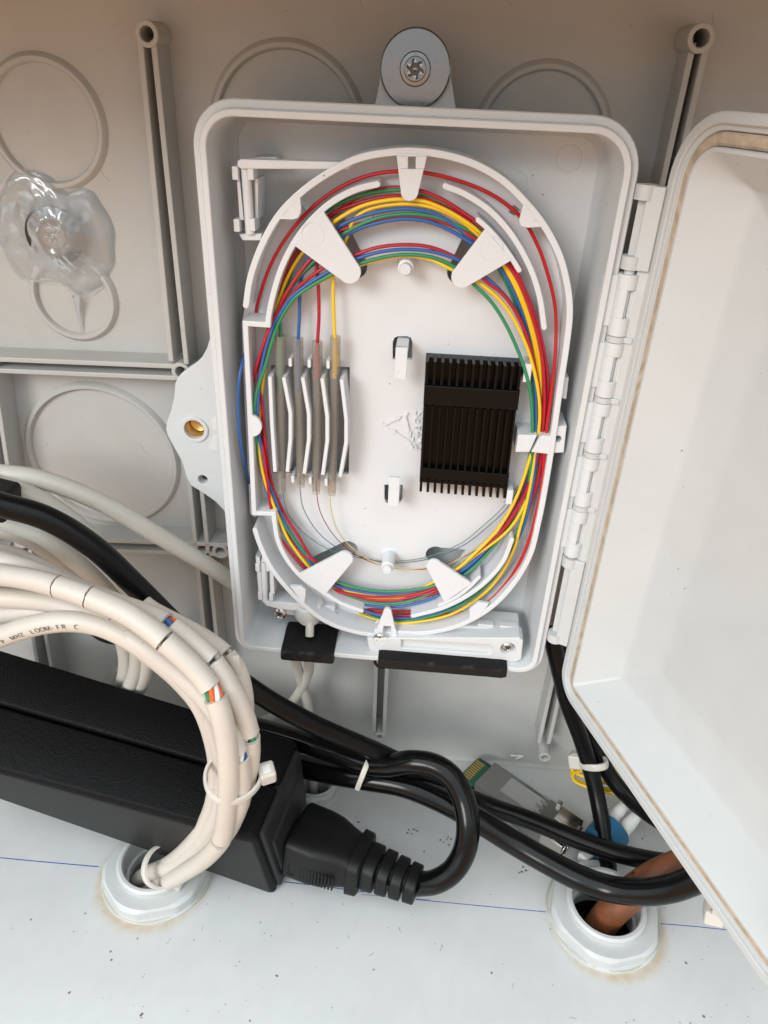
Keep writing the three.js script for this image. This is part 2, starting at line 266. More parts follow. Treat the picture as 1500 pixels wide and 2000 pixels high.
  tag(mesh('cabinet_roof', shift(box(2 * CW, 3, RD + 3, 0.4), [0, CH + 1.5, RD / 2 - 1.5]), M.cabinet), 'roof of the cabinet, above the picture', null, null, 'structure');  // unseen; height and depth shaped for the shade it throws on the wall
  // unseen earth, added to throw warm light up under the roof
  const gg = new THREE.CircleGeometry(60000, 48); gg.rotateX(-Math.PI / 2); gg.translate(0, -1100, 0);
  tag(mesh('bounce_ground', gg, std(0.46, 0.235, 0.11, 0.9, { map: mottle })), 'unseen reddish brown earth added below the cabinet for warm bounced light', null, null, 'structure');
}
function gland(label, [x, z], rn, rh, H, R) {
  const t = thing('cable_gland', label, 'cable gland', [x, 0, z], 'plastic cable glands in the floor');
  const hexR = (a, ap) => { const s = Math.PI / 3, q = ((a + 0.3) % s + s) % s - s / 2; return ap / Math.cos(q); }, N = 96;
  const rg = (f, y) => Array.from({ length: N }, (_, i) => { const a = -i / N * 2 * Math.PI, r = f(a); return [x + r * Math.cos(a), y, z + r * Math.sin(a)]; });
  const ap = rn * 0.95, corner = rn * 1.01;
  mesh('nut', loft([rg(() => rn + 0.9, 0.02), rg(() => rn + 0.9, 0.7), rg((a) => Math.min(hexR(a, ap), corner), 1.0), rg((a) => Math.min(hexR(a, ap), corner), 4.3), rg((a) => Math.min(hexR(a, ap - 0.4), corner - 1.2), 5.2), rg(() => rh + 2.2, 5.3), rg(() => rh + 1.2, 5.2)], { crease: 0.35 }), M.gland, t);
  const L = (p) => shift(lathe(p, 64), [x, 0, z]);
  mesh('threaded_sleeve', L([[rh + 2.0, 4.8], [rh + 2.0, 6.2], [rh + 1.5, 6.4], [rh + 2.0, 6.7], [rh + 2.0, 7.3], [rh + 1.3, H], [rh + 0.4, H], [rh, H - 0.5], [rh, -30]]), M.gland, t);
  mesh('dark_bore', L([[rh - 0.05, -9], [rh - 0.6, -29], [0, -29]]), M.dark, t);
  if (R) { const pts = Array.from({ length: 40 }, (_, i) => { const a = i / 40 * 2 * Math.PI, r = rn + 0.3 + 0.6 * noise.noise(Math.cos(a) * 2 + x, Math.sin(a) * 2, 3); return new THREE.Vector3(x + r * Math.cos(a), 0.35, z + r * Math.sin(a)); });
    mesh('sealant', new THREE.TubeGeometry(new THREE.CatmullRomCurve3(pts, true), 120, 0.6, 8, true), M.sealant, t); }
  return t;
}
gland('grey hexagonal cable gland at the left that the bundle of white cables rises from', GL, 17.6, 10.8, 8, true);
gland('grey hexagonal cable gland at the right holding the brown tube', GR, 17.6, 10.8, 8, true);
gland('small white cable gland at the foot of the wall, partly behind the black plug', GB, 8.2, 5.2, 4, false);

// ---------------------------------------------------------------- splice box on the wall
const BX0 = -54.3, BX1 = 40.9, BY0 = 78.2, BY1 = 230.3, RIM = 34.2;
const fibreBox = thing('splice_box', 'pale grey hinged fibre splice box on the wall with its lid swung open', 'splice box', [-7, 78, 9]);
{
  const rr = (ins, z, k = 0) => roundRect(BX0, BY0, BX1, BY1, [6, 7, 11, 9.5], ins, z);
  mesh('shell', loft([rr(7, 9), rr(2.2, 9.2), rr(0.9, 29.6), rr(0.1, 30), rr(0, 30.3), rr(0, 32.2), rr(0.25, 32.5), rr(1.55, 32.5), rr(1.65, 32.6), rr(1.75, 33.9), rr(2, 34.2), rr(3.1, 34.2), rr(3.3, 34), rr(3.6, 18), rr(4.1, 15), rr(5.2, 13.4), rr(7, 13)], { cap: true, capStart: true, crease: 0.45 }), M.box, fibreBox);
  // moulding marks on the back
  for (const [x, y, r] of [...[[29.04, 220.50]].map((q) => [...q, 2.9]), ...[[16.54, 213.85]].map((q) => [...q, 3.8])]) mesh('moulding_mark', at(new THREE.TorusGeometry(r, 0.09, 6, 48), x, y, 13.02), M.box, fibreBox);
  // wall ear with brass insert
  const ear = [[-60.22, 172.35], [-61.34, 169.27], [-63.02, 166.54], [-65.24, 164.48], [-67.58, 162.83], [-69.32, 161.52], [-70.48, 160.23], [-71.43, 158.34], [-72.17, 154.27], [-73.54, 150.07], [-75.17, 146.42], [-75.75, 144.10], [-75.51, 142.14], [-74.07, 138.57], [-72.10, 133.79], [-71.58, 131.23], [-71.23, 128.45], [-69.94, 125.54], [-66.03, 122.98], [-62.72, 120.34], [-60.52, 117.58], [-58.72, 113.43]];
  const e0 = [[-67.14, 144.73], [-66.21, 127.97]];
  ear.push([[-49.73, 114.20]][0], [[-51.70, 172.89]][0]);
  const earMesh = mesh('wall_ear', plate(ear, 10.2, 13.5, [circ(...e0[0], 2.95), circ(...e0[1], 1.5, 24)], 0.25), M.box, fibreBox);
  mesh('insert_collar', plate(circ(...e0[0], 4.1), 13.3, 14.1, [circ(...e0[0], 2.95)], 0.2), M.box, earMesh);
  const [bx, by] = e0[0];
  mesh('brass_insert', at(lathe([[2.9, -3], [2.9, 0.6], ...Array.from({ length: 9 }, (_, k) => [k % 2 ? 2.3 : 2.7, 0.6 - k * 0.42]), [1.2, -3.4], [0, -3.4]], 32), bx, by, 12.0, Math.PI / 2), M.brass, earMesh);
  for (const q of [[[-61.97, 148.34], [-60.24, 149.27], [-60.44, 144.89], [-61.63, 145.13]], [[-61.79, 143.15], [-60.57, 143.24], [-60.82, 138.23], [-63.71, 138.68]]]) mesh('ear_pocket', plate(q, 13.35, 13.56, [], 0.02), M.trayEdge, earMesh);
  // top tab
  const tp = [[-15.78, 235.27], [-17.29, 227.58], [2.18, 228.07], [0.10, 235.87], [-4.51, 242.48], [-11.84, 242.22]];
  mesh('mounting_tab', plate(tp, 9.5, 13.5, [], 0.3), M.box, fibreBox);
  // hinge: pin, barrels with windows, and webs to the box
  const hx = 43.0, hz = 33.2;
  const ys = [[45.25, 200.49, 36.00], [46.23, 187.41, 36.00], [44.66, 184.91, 36.00], [45.21, 172.14, 36.00], [44.44, 169.86, 36.00], [45.02, 157.16, 36.00], [44.42, 154.96, 36.00], [45.16, 141.13, 36.00], [44.44, 139.20, 36.00], [44.93, 124.93, 36.00], [44.26, 123.17, 36.00], [44.51, 110.90, 36.00]].map((p) => p[1]);
  for (let k = 0; k < 5; k++) {
    const y1 = ys[2 * k] - 0.85, y0 = ys[2 * k + 2] + 0.85, h = y1 - y0;
    const ring = (ya, yb, gap) => { const r = 2.3, ri = 1.25, a0 = gap ? 1.62 : 0, a1 = gap ? 2 * Math.PI + 0.62 : 2 * Math.PI, n = 28, o = [], q = []; for (let i = 0; i <= n; i++) { const a = a0 + (a1 - a0) * i / n; o.push([hx + r * Math.cos(a), hz + r * Math.sin(a)]); q.unshift([hx + ri * Math.cos(a), hz + ri * Math.sin(a)]); } const s = gap ? [...o, ...q] : o; const g = plate(s, ya, yb, gap ? [] : [q], 0.12); g.applyMatrix4(new THREE.Matrix4().set(1, 0, 0, 0, 0, 0, 1, 0, 0, 1, 0, 0, 0, 0, 0, 1)); const ix = g.attributes.position; const nn = g.toNonIndexed ? g : g; const P = nn.attributes.position.array, Nn = nn.attributes.normal.array; for (let t = 0; t < P.length; t += 9) for (let m = 0; m < 3; m++) { let c = P[t + 3 + m]; P[t + 3 + m] = P[t + 6 + m]; P[t + 6 + m] = c; c = Nn[t + 3 + m]; Nn[t + 3 + m] = Nn[t + 6 + m]; Nn[t + 6 + m] = c; } return nn; };
    const ya = y0 + h * 0.3, yb = y0 + h * 0.76;
    mesh('hinge_barrel', [ring(y0, ya, false), ring(yb, y1, false), ring(ya, yb, true)], M.box, fibreBox);
    mesh('hinge_web', shift(box(4.2, h - 2.2, 1.6, 0.3), [hx - 3.4, (y0 + y1) / 2 + 0.6, hz - 0.9]), M.box, fibreBox);
    mesh('hinge_web', shift(box(3.2, h - 2.2, 1.2, 0.3), [hx - 3.2, (y0 + y1) / 2 + 0.6, hz - 3.2]), M.box, fibreBox);
  }
  mesh('hinge_pin', shift(cyl(1.15, 1.15, ys[0] - ys[10], 24), [hx, (ys[0] + ys[10]) / 2, hz]), M.box, fibreBox);

  // lid: a part of the box, turned out on its hinge
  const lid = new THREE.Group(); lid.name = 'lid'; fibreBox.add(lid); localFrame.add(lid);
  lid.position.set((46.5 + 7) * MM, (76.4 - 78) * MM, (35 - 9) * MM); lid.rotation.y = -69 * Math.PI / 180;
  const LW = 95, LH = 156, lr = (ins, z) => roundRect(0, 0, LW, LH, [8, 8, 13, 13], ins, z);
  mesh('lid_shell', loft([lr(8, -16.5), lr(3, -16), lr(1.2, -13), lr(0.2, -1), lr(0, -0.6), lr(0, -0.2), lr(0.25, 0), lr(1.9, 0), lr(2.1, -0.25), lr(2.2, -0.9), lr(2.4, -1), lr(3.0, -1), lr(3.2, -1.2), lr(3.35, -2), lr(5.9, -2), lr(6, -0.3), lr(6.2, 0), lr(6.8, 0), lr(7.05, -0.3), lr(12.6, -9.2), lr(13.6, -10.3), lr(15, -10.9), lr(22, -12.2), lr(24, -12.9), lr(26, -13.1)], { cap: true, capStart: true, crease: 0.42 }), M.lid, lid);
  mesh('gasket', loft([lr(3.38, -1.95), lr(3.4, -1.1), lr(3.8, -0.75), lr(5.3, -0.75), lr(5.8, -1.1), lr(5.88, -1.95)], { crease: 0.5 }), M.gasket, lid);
  const yT = [41.15, 218.00, 36.00][1] - 76.4, yU = ys[0] - 76.4, yL = ys[10] - 76.4, yB = [43.02, 92.95, 36.00][1] - 76.4;
  for (const [a, b] of [[yU, yT], [yB, yL]]) { // long end knuckles of the lid, slotted
    const bar = (h0, h1, rad) => shift(cyl(rad, rad, h1 - h0, 28), [-2.93, (h0 + h1) / 2, 2.62]);
    const web = (w, h, d, x, y, z) => at(box(w, h, d, 0.3), x, y, z, 0, 0.81, 0);
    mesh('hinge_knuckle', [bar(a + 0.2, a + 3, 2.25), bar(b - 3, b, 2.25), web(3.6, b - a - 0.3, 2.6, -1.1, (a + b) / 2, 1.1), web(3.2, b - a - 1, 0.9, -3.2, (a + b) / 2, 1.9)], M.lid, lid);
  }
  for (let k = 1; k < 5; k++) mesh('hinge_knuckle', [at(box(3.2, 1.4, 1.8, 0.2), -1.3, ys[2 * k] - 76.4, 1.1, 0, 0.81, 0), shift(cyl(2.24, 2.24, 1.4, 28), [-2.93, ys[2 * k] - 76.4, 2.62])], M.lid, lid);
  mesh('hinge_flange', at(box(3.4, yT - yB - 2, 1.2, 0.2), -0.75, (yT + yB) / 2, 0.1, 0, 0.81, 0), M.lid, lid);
}

// ---------------------------------------------------------------- mounting screws on the wall
function torxScrew(parent, x, y, z, R, rot) {
  mesh('screw_head', at(lathe([[R, 0], [R, 0.5], [R * 0.93, 0.75], [R * 0.72, 0.8], [R * 0.66, 0.6], [R * 0.62, 0.25], [0, 0.2]], 40), x, y, z, Math.PI / 2), M.steel, parent);
  const star = Array.from({ length: 72 }, (_, i) => { const a = i / 72 * 2 * Math.PI, r = R * (0.42 + 0.14 * Math.cos(6 * (a + rot))); return [x + r * Math.cos(a), y + r * Math.sin(a)]; });
  mesh('drive_rim', plate(circ(x, y, R * 0.7), z + 0.35, z + 0.95, [star], 0.1), M.steel, parent);
  mesh('drive_recess', plate(star, z + 0.1, z + 0.3, [], 0.04), M.darkSteel, parent);
  mesh('drive_pin', at(lathe([[R * 0.17, 0], [R * 0.17, 0.6], [R * 0.06, 0.9], [0, 0.92]], 16), x, y, z + 0.2, Math.PI / 2), M.chrome, parent);
  for (let k = 0; k < 6; k++) { const a = k / 6 * 2 * Math.PI + 0.3 + rot; mesh('drive_spline', plate([[x + R * 0.36 * Math.cos(a - 0.3), y + R * 0.36 * Math.sin(a - 0.3)], [x + R * 0.62 * Math.cos(a), y + R * 0.62 * Math.sin(a)], [x + R * 0.36 * Math.cos(a + 0.3), y + R * 0.36 * Math.sin(a + 0.3)]], z + 0.8, z + 1.05, [], 0.05), M.chrome, parent); }
}
{
  const [x, y] = [[-7.96, 237.04]][0], R = ([[-0.04, 237.53]][0][0] - [[-15.85, 236.94]][0][0]) / 2;
  const t = thing('washer_screw', 'scratched steel washer with star drive screw on top tab of the splice box', 'screw', [x, y, 13.6]);
  mesh('washer', at(lathe([[R * 0.25, 0], [R * 0.97, 0], [R, 0.3], [R, 0.9], [R * 0.955, 1.15], [R * 0.25, 1.15]], 72), x, y, 13.55, Math.PI / 2), M.steel, t);
  torxScrew(t, x, y, 14.6, R * 0.44, 0.25);
}
{ // the second washer sits in a blob of clear sealant
  const [x, y] = [[-103.57, 194.73]][0], R = 7.9;
  const t = thing('washer_screw', 'steel washer and screw smothered in clear silicone on the wall at left', 'screw', [x, y, 2]);
  mesh('washer', at(lathe([[2, 0], [R * 0.97, 0], [R, 0.3], [R, 0.9], [R * 0.95, 1.1], [2, 1.1]], 64), x - 0.5, y, 2.6, Math.PI / 2 + 0.05, 0.06), M.steelDull, t);
  torxScrew(t, x - 1.0, y, 3.6, 3.3, 0.8);
  const out = [[-114.13, 210.39], [-108.46, 210.89], [-103.94, 209.25], [-100.90, 207.03], [-96.03, 207.01], [-92.74, 205.91], [-91.10, 203.20], [-89.25, 199.81], [-88.44, 195.92], [-89.21, 191.86], [-89.71, 187.73], [-92.10, 183.69], [-94.72, 180.27], [-99.39, 177.40], [-101.42, 176.99], [-103.73, 178.31], [-106.37, 180.18], [-109.68, 180.85], [-114.68, 180.57], [-117.77, 181.54], [-120.34, 184.66], [-121.62, 188.08], [-122.42, 192.14], [-122.32, 196.18], [-120.45, 201.51], [-117.78, 206.73]];
  const c = new THREE.CatmullRomCurve3(out.map((p) => new THREE.Vector3(p[0], p[1], 0)), true), N = 110, rings = [];
  const pts = c.getSpacedPoints(N).slice(0, N).map((p) => [p.x, p.y]).reverse(), K = 22, cx = x + 0.3, cy = y;
  for (let k = 0; k <= K; k++) { const f = 1 - k / (K + 0.6); rings.push(pts.map(([px, py]) => {
    const X = cx + (px - cx) * f, Y = cy + (py - cy) * f, d = Math.hypot(X - cx, Y - cy), edge = Math.min(1, (1 - f) * 7);
    let h = 0.05 + 1.9 * Math.sqrt(edge) + 3.5 * Math.exp(-Math.pow(d / 9.4, 4)) * edge; h += edge * (0.7 * noise.noise(X * 0.2, Y * 0.2, 2) + 0.45 * noise.noise(X * 0.55 + Y * 0.3, Y * 0.3 - X * 0.2, 5) + 0.25 * Math.abs(noise.noise(X * 0.9 - Y * 0.5, Y * 0.4, 9)) + 0.5 * Math.exp(-Math.pow((d - 4.6) / 1.1, 2)));
    return [X, Y, h]; })); }
  const g = loft(rings.map((r) => r.slice().reverse()), { cap: true, crease: 1.2 });
  const back = loft([pts.map((p) => [p[0], p[1], 0.05])], { cap: true });
  const blob = mesh('silicone_blob', [g, back], M.silicone, scene); tag(blob, 'lumpy clear silicone smeared over the washer on the left of the wall', 'sealant');
  const drip = curveOf([[-101.4, 178.2, 2.2], [-101.9, 175.1, 1.6], [-102.3, 171.6, 1.1], [-102.8, 167.3, 0.8]]);
  const dr = new THREE.TubeGeometry(drip, 24, 1, 8); { const p = dr.attributes.position; for (let i = 0; i <= 24; i++) for (let j = 0; j <= 8; j++) { const k = i * 9 + j, q = drip.getPointAt(i / 24), f = 0.25 + 1.7 * Math.pow(1 - i / 24, 1.6); p.setXYZ(k, q.x + (p.getX(k) - q.x) * f * 0.7, q.y + (p.getY(k) - q.y) * f * 0.7, q.z + (p.getZ(k) - q.z) * f * 0.4); } }
  mesh('drip', dr, M.silicone, blob);
}

// ---------------------------------------------------------------- splice tray
const TF = 22, TT = 30;                                            // tray floor and wall tops
const tray = thing('splice_tray', 'white oval fibre splice tray with retaining tabs inside the open box', 'splice tray', [-7, 96, 20]);
{
  const wall = (name, pts, w, z1 = TT, z0 = TF - 1.2) => mesh(name, plate(ribbon(pts, w), z0, z1, [], 0.2), M.tray, tray);
  const outerArc = spline2([[-45.48, 186.38], [-44.11, 192.78], [-41.16, 200.06], [-36.68, 207.32], [-30.71, 212.98], [-24.05, 217.34], [-18.46, 219.93], [-12.04, 221.31], [-6.53, 221.75], [-0.11, 221.34], [6.53, 219.84], [12.81, 217.00], [18.24, 212.91], [23.34, 207.96], [27.74, 201.70], [30.58, 194.99], [32.02, 189.13], [32.56, 180.74], [32.72, 171.35], [33.02, 160.60], [33.30, 145.81], [33.10, 131.40], [32.19, 119.70], [28.49, 108.87], [22.92, 99.99], [14.71, 92.87], [5.78, 89.12], [-3.31, 87.98], [-11.84, 86.47], [-20.49, 87.83], [-26.87, 90.63], [-32.99, 96.00], [-38.01, 101.92], [-42.97, 109.91], [-45.78, 117.99], [-46.64, 121.78]]);
  wall('outer_wall', outerArc, 1.5);
  const leftIn = [...spline2([[-14.38, 214.90], [-18.90, 213.64], [-24.27, 210.85], [-28.70, 207.18], [-32.93, 202.08], [-36.50, 195.56], [-39.00, 188.23], [-40.06, 183.83]], 60), ...[[-40.27, 181.92], [-45.87, 181.96], [-46.14, 159.22], [-46.63, 127.46], [-41.03, 127.76]], ...spline2([[-40.86, 124.70], [-40.19, 119.01], [-38.12, 113.29], [-35.06, 108.24], [-31.74, 104.80], [-26.83, 101.27], [-21.21, 97.56], [-15.24, 95.40]], 44)];
  wall('inner_wall', leftIn, 1.35);
  wall('inner_wall', spline2([[0.61, 215.19], [4.89, 213.84], [10.99, 210.55], [16.35, 205.75], [21.14, 199.31], [24.46, 192.52], [26.59, 185.38]]), 1.3);
  wall('inner_wall', spline2([[26.60, 124.93], [25.05, 117.63], [21.19, 110.21], [15.69, 103.88], [8.80, 98.78], [0.39, 94.99]]), 1.3);
  // the floor of the tray with its openings
  const foot = outerArc.map((p) => p);
  const left = [[-48.67, 121.28], [-50.00, 122.41], [-49.54, 155.64], [-48.90, 179.46], [-47.84, 183.72]];
  const outline = [...foot.map((p) => { const cx = -7.5, cy = 150; return [cx + (p[0] - cx) * 0.985, cy + (p[1] - cy) * 0.99]; }), ...left];
  const hole = (p) => new THREE.Path(p.map(V2));
  const holes = [tab(...[[-31.05, 201.90], [-23.92, 208.56], [-19.81, 195.36]], 2.9), tab(...[[13.33, 201.65], [6.00, 204.74], [5.28, 195.28]], 2.8), tab(...[[-33.06, 107.56], [-26.11, 98.91], [-20.49, 112.27]], 3.05), tab(...[[14.75, 115.26], [9.85, 104.28], [5.94, 112.62]], 3.0)];
  holes.push([[-9.78, 172.45], [-9.98, 177.05], [-9.51, 178.29], [-8.62, 178.74], [-6.14, 178.89], [-5.21, 178.55], [-4.75, 177.38], [-4.47, 172.65]], [[-10.51, 135.47], [-5.11, 135.90], [-4.87, 131.22], [-5.39, 129.81], [-6.40, 129.21], [-8.77, 129.01], [-9.84, 129.61], [-10.33, 130.77]], [[-41.89, 168.97], [-20.70, 169.79], [-20.53, 137.97], [-42.66, 136.56]], [[18.92, 174.58], [24.53, 174.53], [24.61, 170.14], [19.45, 170.22]], [[25.63, 156.52], [31.30, 156.94], [31.19, 153.93], [25.99, 153.84]], [[-33.27, 208.67], [-31.90, 210.07], [-30.24, 207.91], [-31.48, 206.49]], [[16.57, 211.32], [18.49, 210.09], [17.17, 208.47], [15.50, 209.50]]);
  const trayFloor = mesh('tray_floor', plate(outline, TF - 1.2, TF, holes, 0.1), M.tray, tray);
  // retaining tabs
  const clip = (a, b, t, r, name = 'retaining_tab') => mesh(name, plate(tab(a, b, t, r), TT - 1.1, TT + 0.1, [], 0.15), M.tray, tray);
  const c1 = [[-33.79, 201.36], [-26.36, 208.71], [-20.37, 195.75]], c2 = [[10.25, 206.86], [17.02, 200.45], [6.09, 196.06]], c3 = [[-34.31, 107.38], [-26.68, 100.13], [-20.60, 114.16]], c4 = [[9.52, 101.36], [17.00, 108.89], [5.55, 113.86]];
  clip(c1[0], c1[1], c1[2], 2.75); clip(c2[0], c2[1], c2[2], 2.55); clip(c3[0], c3[1], c3[2], 2.45); clip(c4[0], c4[1], c4[2], 2.3);
  wall('tab_bar', spline2([[8.47, 208.61], [10.70, 206.99], [13.76, 204.30], [16.85, 200.89], [18.94, 198.27]]), 1.15); wall('tab_bar', spline2([[8.10, 99.87], [12.14, 102.77], [16.00, 106.93], [18.85, 111.27]]), 1.1);
  for (const [q, r] of [[[[-28.85, 203.65]][0], 2.6], [[[12.10, 202.67]][0], 2.6], [[[-29.54, 107.53]][0], 2.1], [[[12.15, 107.94]][0], 2.1]]) mesh('moulding_mark', at(new THREE.TorusGeometry(r, 0.075, 6, 40), q[0], q[1], TT + 0.1), M.trayEdge, tray);
  for (const q of [...[[10.63, 172.40]].map((p) => [...p, 2.6]), ...[[-32.87, 119.05]].map((p) => [...p, 2])]) mesh('moulding_mark', at(new THREE.TorusGeometry(q[2], 0.07, 6, 40), q[0], q[1], TF), M.trayEdge, tray);
  const T = tab(...[[-10.48, 221.18], [-3.75, 221.48], [-7.19, 213.78]], 1.95); mesh('retaining_tab', plate(T, TT - 1.1, TT + 0.12, [[[-7.91, 220.70], [-6.25, 220.77], [-6.10, 218.36], [-7.77, 218.29]]], 0.12), M.tray, tray);
  mesh('tab_step', [plate([[-10.35, 220.69], [-7.91, 220.80], [-7.78, 218.39], [-9.68, 218.30]], TT, TT + 0.5, [], 0.12), plate([[-6.26, 220.87], [-3.83, 220.98], [-4.22, 218.55], [-6.11, 218.46]], TT, TT + 0.5, [], 0.12)], M.tray, tray);
  const Bt = tab(...[[-11.05, 86.56], [-4.06, 86.88], [-7.30, 96.19]], 1.15); mesh('retaining_tab', plate(Bt, TT - 1.1, TT + 0.12, [[[-8.49, 90.69], [-5.81, 90.76], [-5.83, 87.51], [-8.37, 87.45]]], 0.12), M.tray, tray);
  mesh('tab_step', [plate([[-10.98, 89.42], [-8.45, 89.68], [-8.35, 86.84], [-11.21, 86.75]], TT, TT + 0.6, [], 0.12), plate([[-5.78, 89.96], [-4.36, 89.90], [-3.90, 86.89], [-5.65, 86.91]], TT, TT + 0.6, [], 0.12)], M.tray, tray);
  for (const q of [[[-36.47, 206.57], [-31.66, 211.66], [-31.47, 209.32], [-31.62, 208.01], [-32.23, 207.00], [-33.41, 206.61]], [[18.04, 212.70], [22.89, 207.94], [19.54, 207.55], [18.01, 207.90], [17.53, 208.96]], [[-37.05, 102.78], [-33.32, 102.94], [-32.26, 101.90], [-32.29, 99.78], [-32.82, 96.41]], [[17.18, 99.42], [19.48, 102.34], [22.69, 102.09], [20.27, 96.21], [17.64, 94.76]]]) mesh('edge_tab', plate(q, TT - 1.1, TT + 0.06, [], 0.14), M.tray, tray);
  const hd = [[-45.86, 154.57]][0]; mesh('edge_tab', plate(Array.from({ length: 25 }, (_, k) => { const a = -Math.PI / 2 + k / 24 * Math.PI; return [hd[0] + 2.75 * Math.cos(a), hd[1] + 3.1 * Math.sin(a)]; }), TT - 1.1, TT + 0.08, [], 0.14), M.tray, tray);
  // splice comb: five blades and small posts
  const blade = (p) => mesh('comb_blade', plate(ribbon(p, 1.0, false), TF - 1, TT - 0.6, [], 0.16), M.tray, tray);
  blade([[-40.47, 168.37], [-40.49, 154.99], [-40.21, 140.93]]); blade([[-36.90, 168.34], [-35.45, 158.57], [-35.66, 151.17], [-36.79, 141.20]]); blade([[-32.01, 168.66], [-30.58, 158.63], [-30.69, 151.39], [-32.12, 140.94]]); blade([[-27.01, 168.73], [-25.72, 158.25], [-25.73, 151.31], [-27.02, 141.02]]); blade([[-22.03, 168.79], [-20.73, 157.88], [-20.66, 151.39], [-22.23, 140.77]]);
  for (const q of [[-35.34, 172.03], [-30.48, 172.07], [-25.64, 172.12], [-35.57, 138.32], [-30.69, 138.23], [-26.25, 138.10]]) mesh('comb_post', shift(box(0.85, 2.1, 6.5, 0.15), [q[0], q[1], TF + 3]), M.tray, tray);
  // pegs
  for (const q of [[-7.25, 197.01], [-8.04, 111.35]]) mesh('peg', at(lathe([[0, 8.2], [1.25, 8.1], [1.35, 7.9], [1.4, 6.6], [1.85, 6.4], [2.05, 0.3], [2.4, 0]], 32), q[0], q[1], TF, Math.PI / 2), M.tray, tray);
  // sprung tongues in the two small openings
  const tg = [[-7.14, 174.16], [-7.28, 137.50]];
  mesh('tongue', shift(box(3.0, 8.2, 1.2, 0.15), [tg[0][0], tg[0][1], 29.2]), M.tray, tray); mesh('tongue_root', shift(box(3.0, 2.2, 8, 0.15), [tg[0][0], tg[0][1] + 3.0, 25.2]), M.tray, tray);
  mesh('tongue', shift(box(3.0, 9.0, 1.2, 0.15), [tg[1][0], tg[1][1], 29.2]), M.tray, tray); mesh('tongue_root', shift(box(3.0, 2.2, 8, 0.15), [tg[1][0], tg[1][1] - 3.0, 25.2]), M.tray, tray);
  for (const q of [[-7.00, 171.20], [-7.48, 138.72]]) mesh('moulding_mark', at(new THREE.TorusGeometry(1.1, 0.05, 6, 32), q[0], q[1], 29.82), M.trayEdge, tray);
  // block clips and latch at the right
  const bc = [[24.43, 173.27], [24.43, 137.69]]; mesh('block_clip', shift(box(1.9, 4.8, 7, 0.2), [bc[0][0], bc[0][1], 25]), M.tray, tray); mesh('block_clip', shift(box(1.7, 4.4, 7, 0.2), [bc[1][0], bc[1][1], 25]), M.tray, tray);
  mesh('latch', plate([[24.09, 157.21], [28.92, 157.43], [27.64, 152.49], [24.08, 152.21]], TF, TT, [], 0.15), M.tray, tray);
  mesh('latch', plate([[29.85, 157.35], [32.70, 157.56], [32.85, 152.29], [28.17, 152.53]], TF + 4, TT + 0.05, [], 0.15), M.tray, tray);
  const lb = [[34.87, 156.24]][0]; mesh('latch_block', plate([[32.26, 159.53], [36.22, 160.10], [36.66, 152.54], [32.62, 151.93]], TF - 3, TT - 1, [circ(lb[0] - 0.3, lb[1], 0.95, 24)], 0.2), M.tray, tray);
  mesh('latch_block', plate([[32.66, 172.51], [35.00, 172.26], [35.30, 166.53], [32.91, 166.92]], TF - 3, TT - 3, [], 0.2), M.tray, tray);
  // arms and pins of the tray hinge at upper left and lower left
  const bar = (q, z0, z1) => mesh('hinge_arm', plate(q, z0, z1, [], 0.25), M.tray, tray);
  bar([[-45.67, 218.11], [-44.96, 218.45], [-19.90, 218.97], [-21.01, 217.48], [-45.08, 216.49], [-45.85, 217.07]], 25, 29); bar([[-46.96, 202.29], [-41.46, 202.69], [-41.66, 201.08], [-46.08, 200.85]], 15, 27);
  const h1 = [[-44.40, 216.42], [-44.15, 202.50], [-45.57, 216.37], [-42.48, 215.46], [-45.69, 203.10], [-42.88, 203.70]];
  const pin = (a, b, z, r) => mesh('hinge_post', tube([[a[0], a[1], z], [b[0], b[1], z]], r, 8, 16), M.tray, tray);
  pin(h1[0], h1[1], 27, 1.1);
  mesh('hinge_cheek', [plate([[-46.63, 214.64], [-45.93, 214.67], [-45.55, 205.42], [-46.52, 205.37]], 18, 27, [], 0.1), plate([[-42.78, 214.29], [-41.96, 214.33], [-42.41, 205.58], [-43.13, 205.54]], 18, 26, [], 0.1)], M.tray, tray);
  for (const q of [[-46.56, 215.49], [-43.06, 215.65], [-46.94, 204.39], [-43.31, 204.69]]) mesh('hinge_hook', shift(box(1.4, 2.8, 5, 0.2), [q[0], q[1], 26]), M.tray, tray);
  mesh('hinge_ledge', plate([[-44.21, 218.15], [-38.80, 218.39], [-38.84, 217.20], [-44.27, 216.96]], 13, 20, [], 0.1), M.box, tray);
  bar([[-46.29, 94.72], [-31.13, 95.02], [-29.09, 92.03], [-41.11, 92.03], [-45.09, 93.05]], 22, 28); bar([[-45.46, 112.00], [-42.73, 111.14], [-42.51, 108.94], [-45.90, 109.37]], 20, 28);
  const h2 = [[-45.30, 109.05], [-45.67, 94.39]]; pin(h2[0], h2[1], 27, 1.0);
  mesh('hinge_cheek', [plate([[-47.49, 111.44], [-46.29, 110.82], [-46.16, 97.50], [-47.28, 97.39]], 20, 28, [], 0.1), plate([[-43.46, 108.48], [-42.25, 107.84], [-42.33, 97.87], [-43.62, 97.36]], 20, 28, [], 0.1)], M.tray, tray);
  for (const q of [[-46.99, 107.73], [-46.75, 97.02], [-43.73, 108.03], [-43.27, 96.97]]) mesh('hinge_hook', shift(box(1.2, 2.8, 3.5, 0.2), [q[0], q[1], 27]), M.tray, tray);
  // raised recycling mark and lettering
  const font = await new FontLoader().loadAsync('fonts/droid/droid_sans_regular.typeface.json');
  const txt = new TextGeometry('PC+ABS', { font, size: 2.45, depth: 0.55, curveSegments: 4, bevelEnabled: false }); txt.rotateZ(Math.PI / 2 - 0.03);
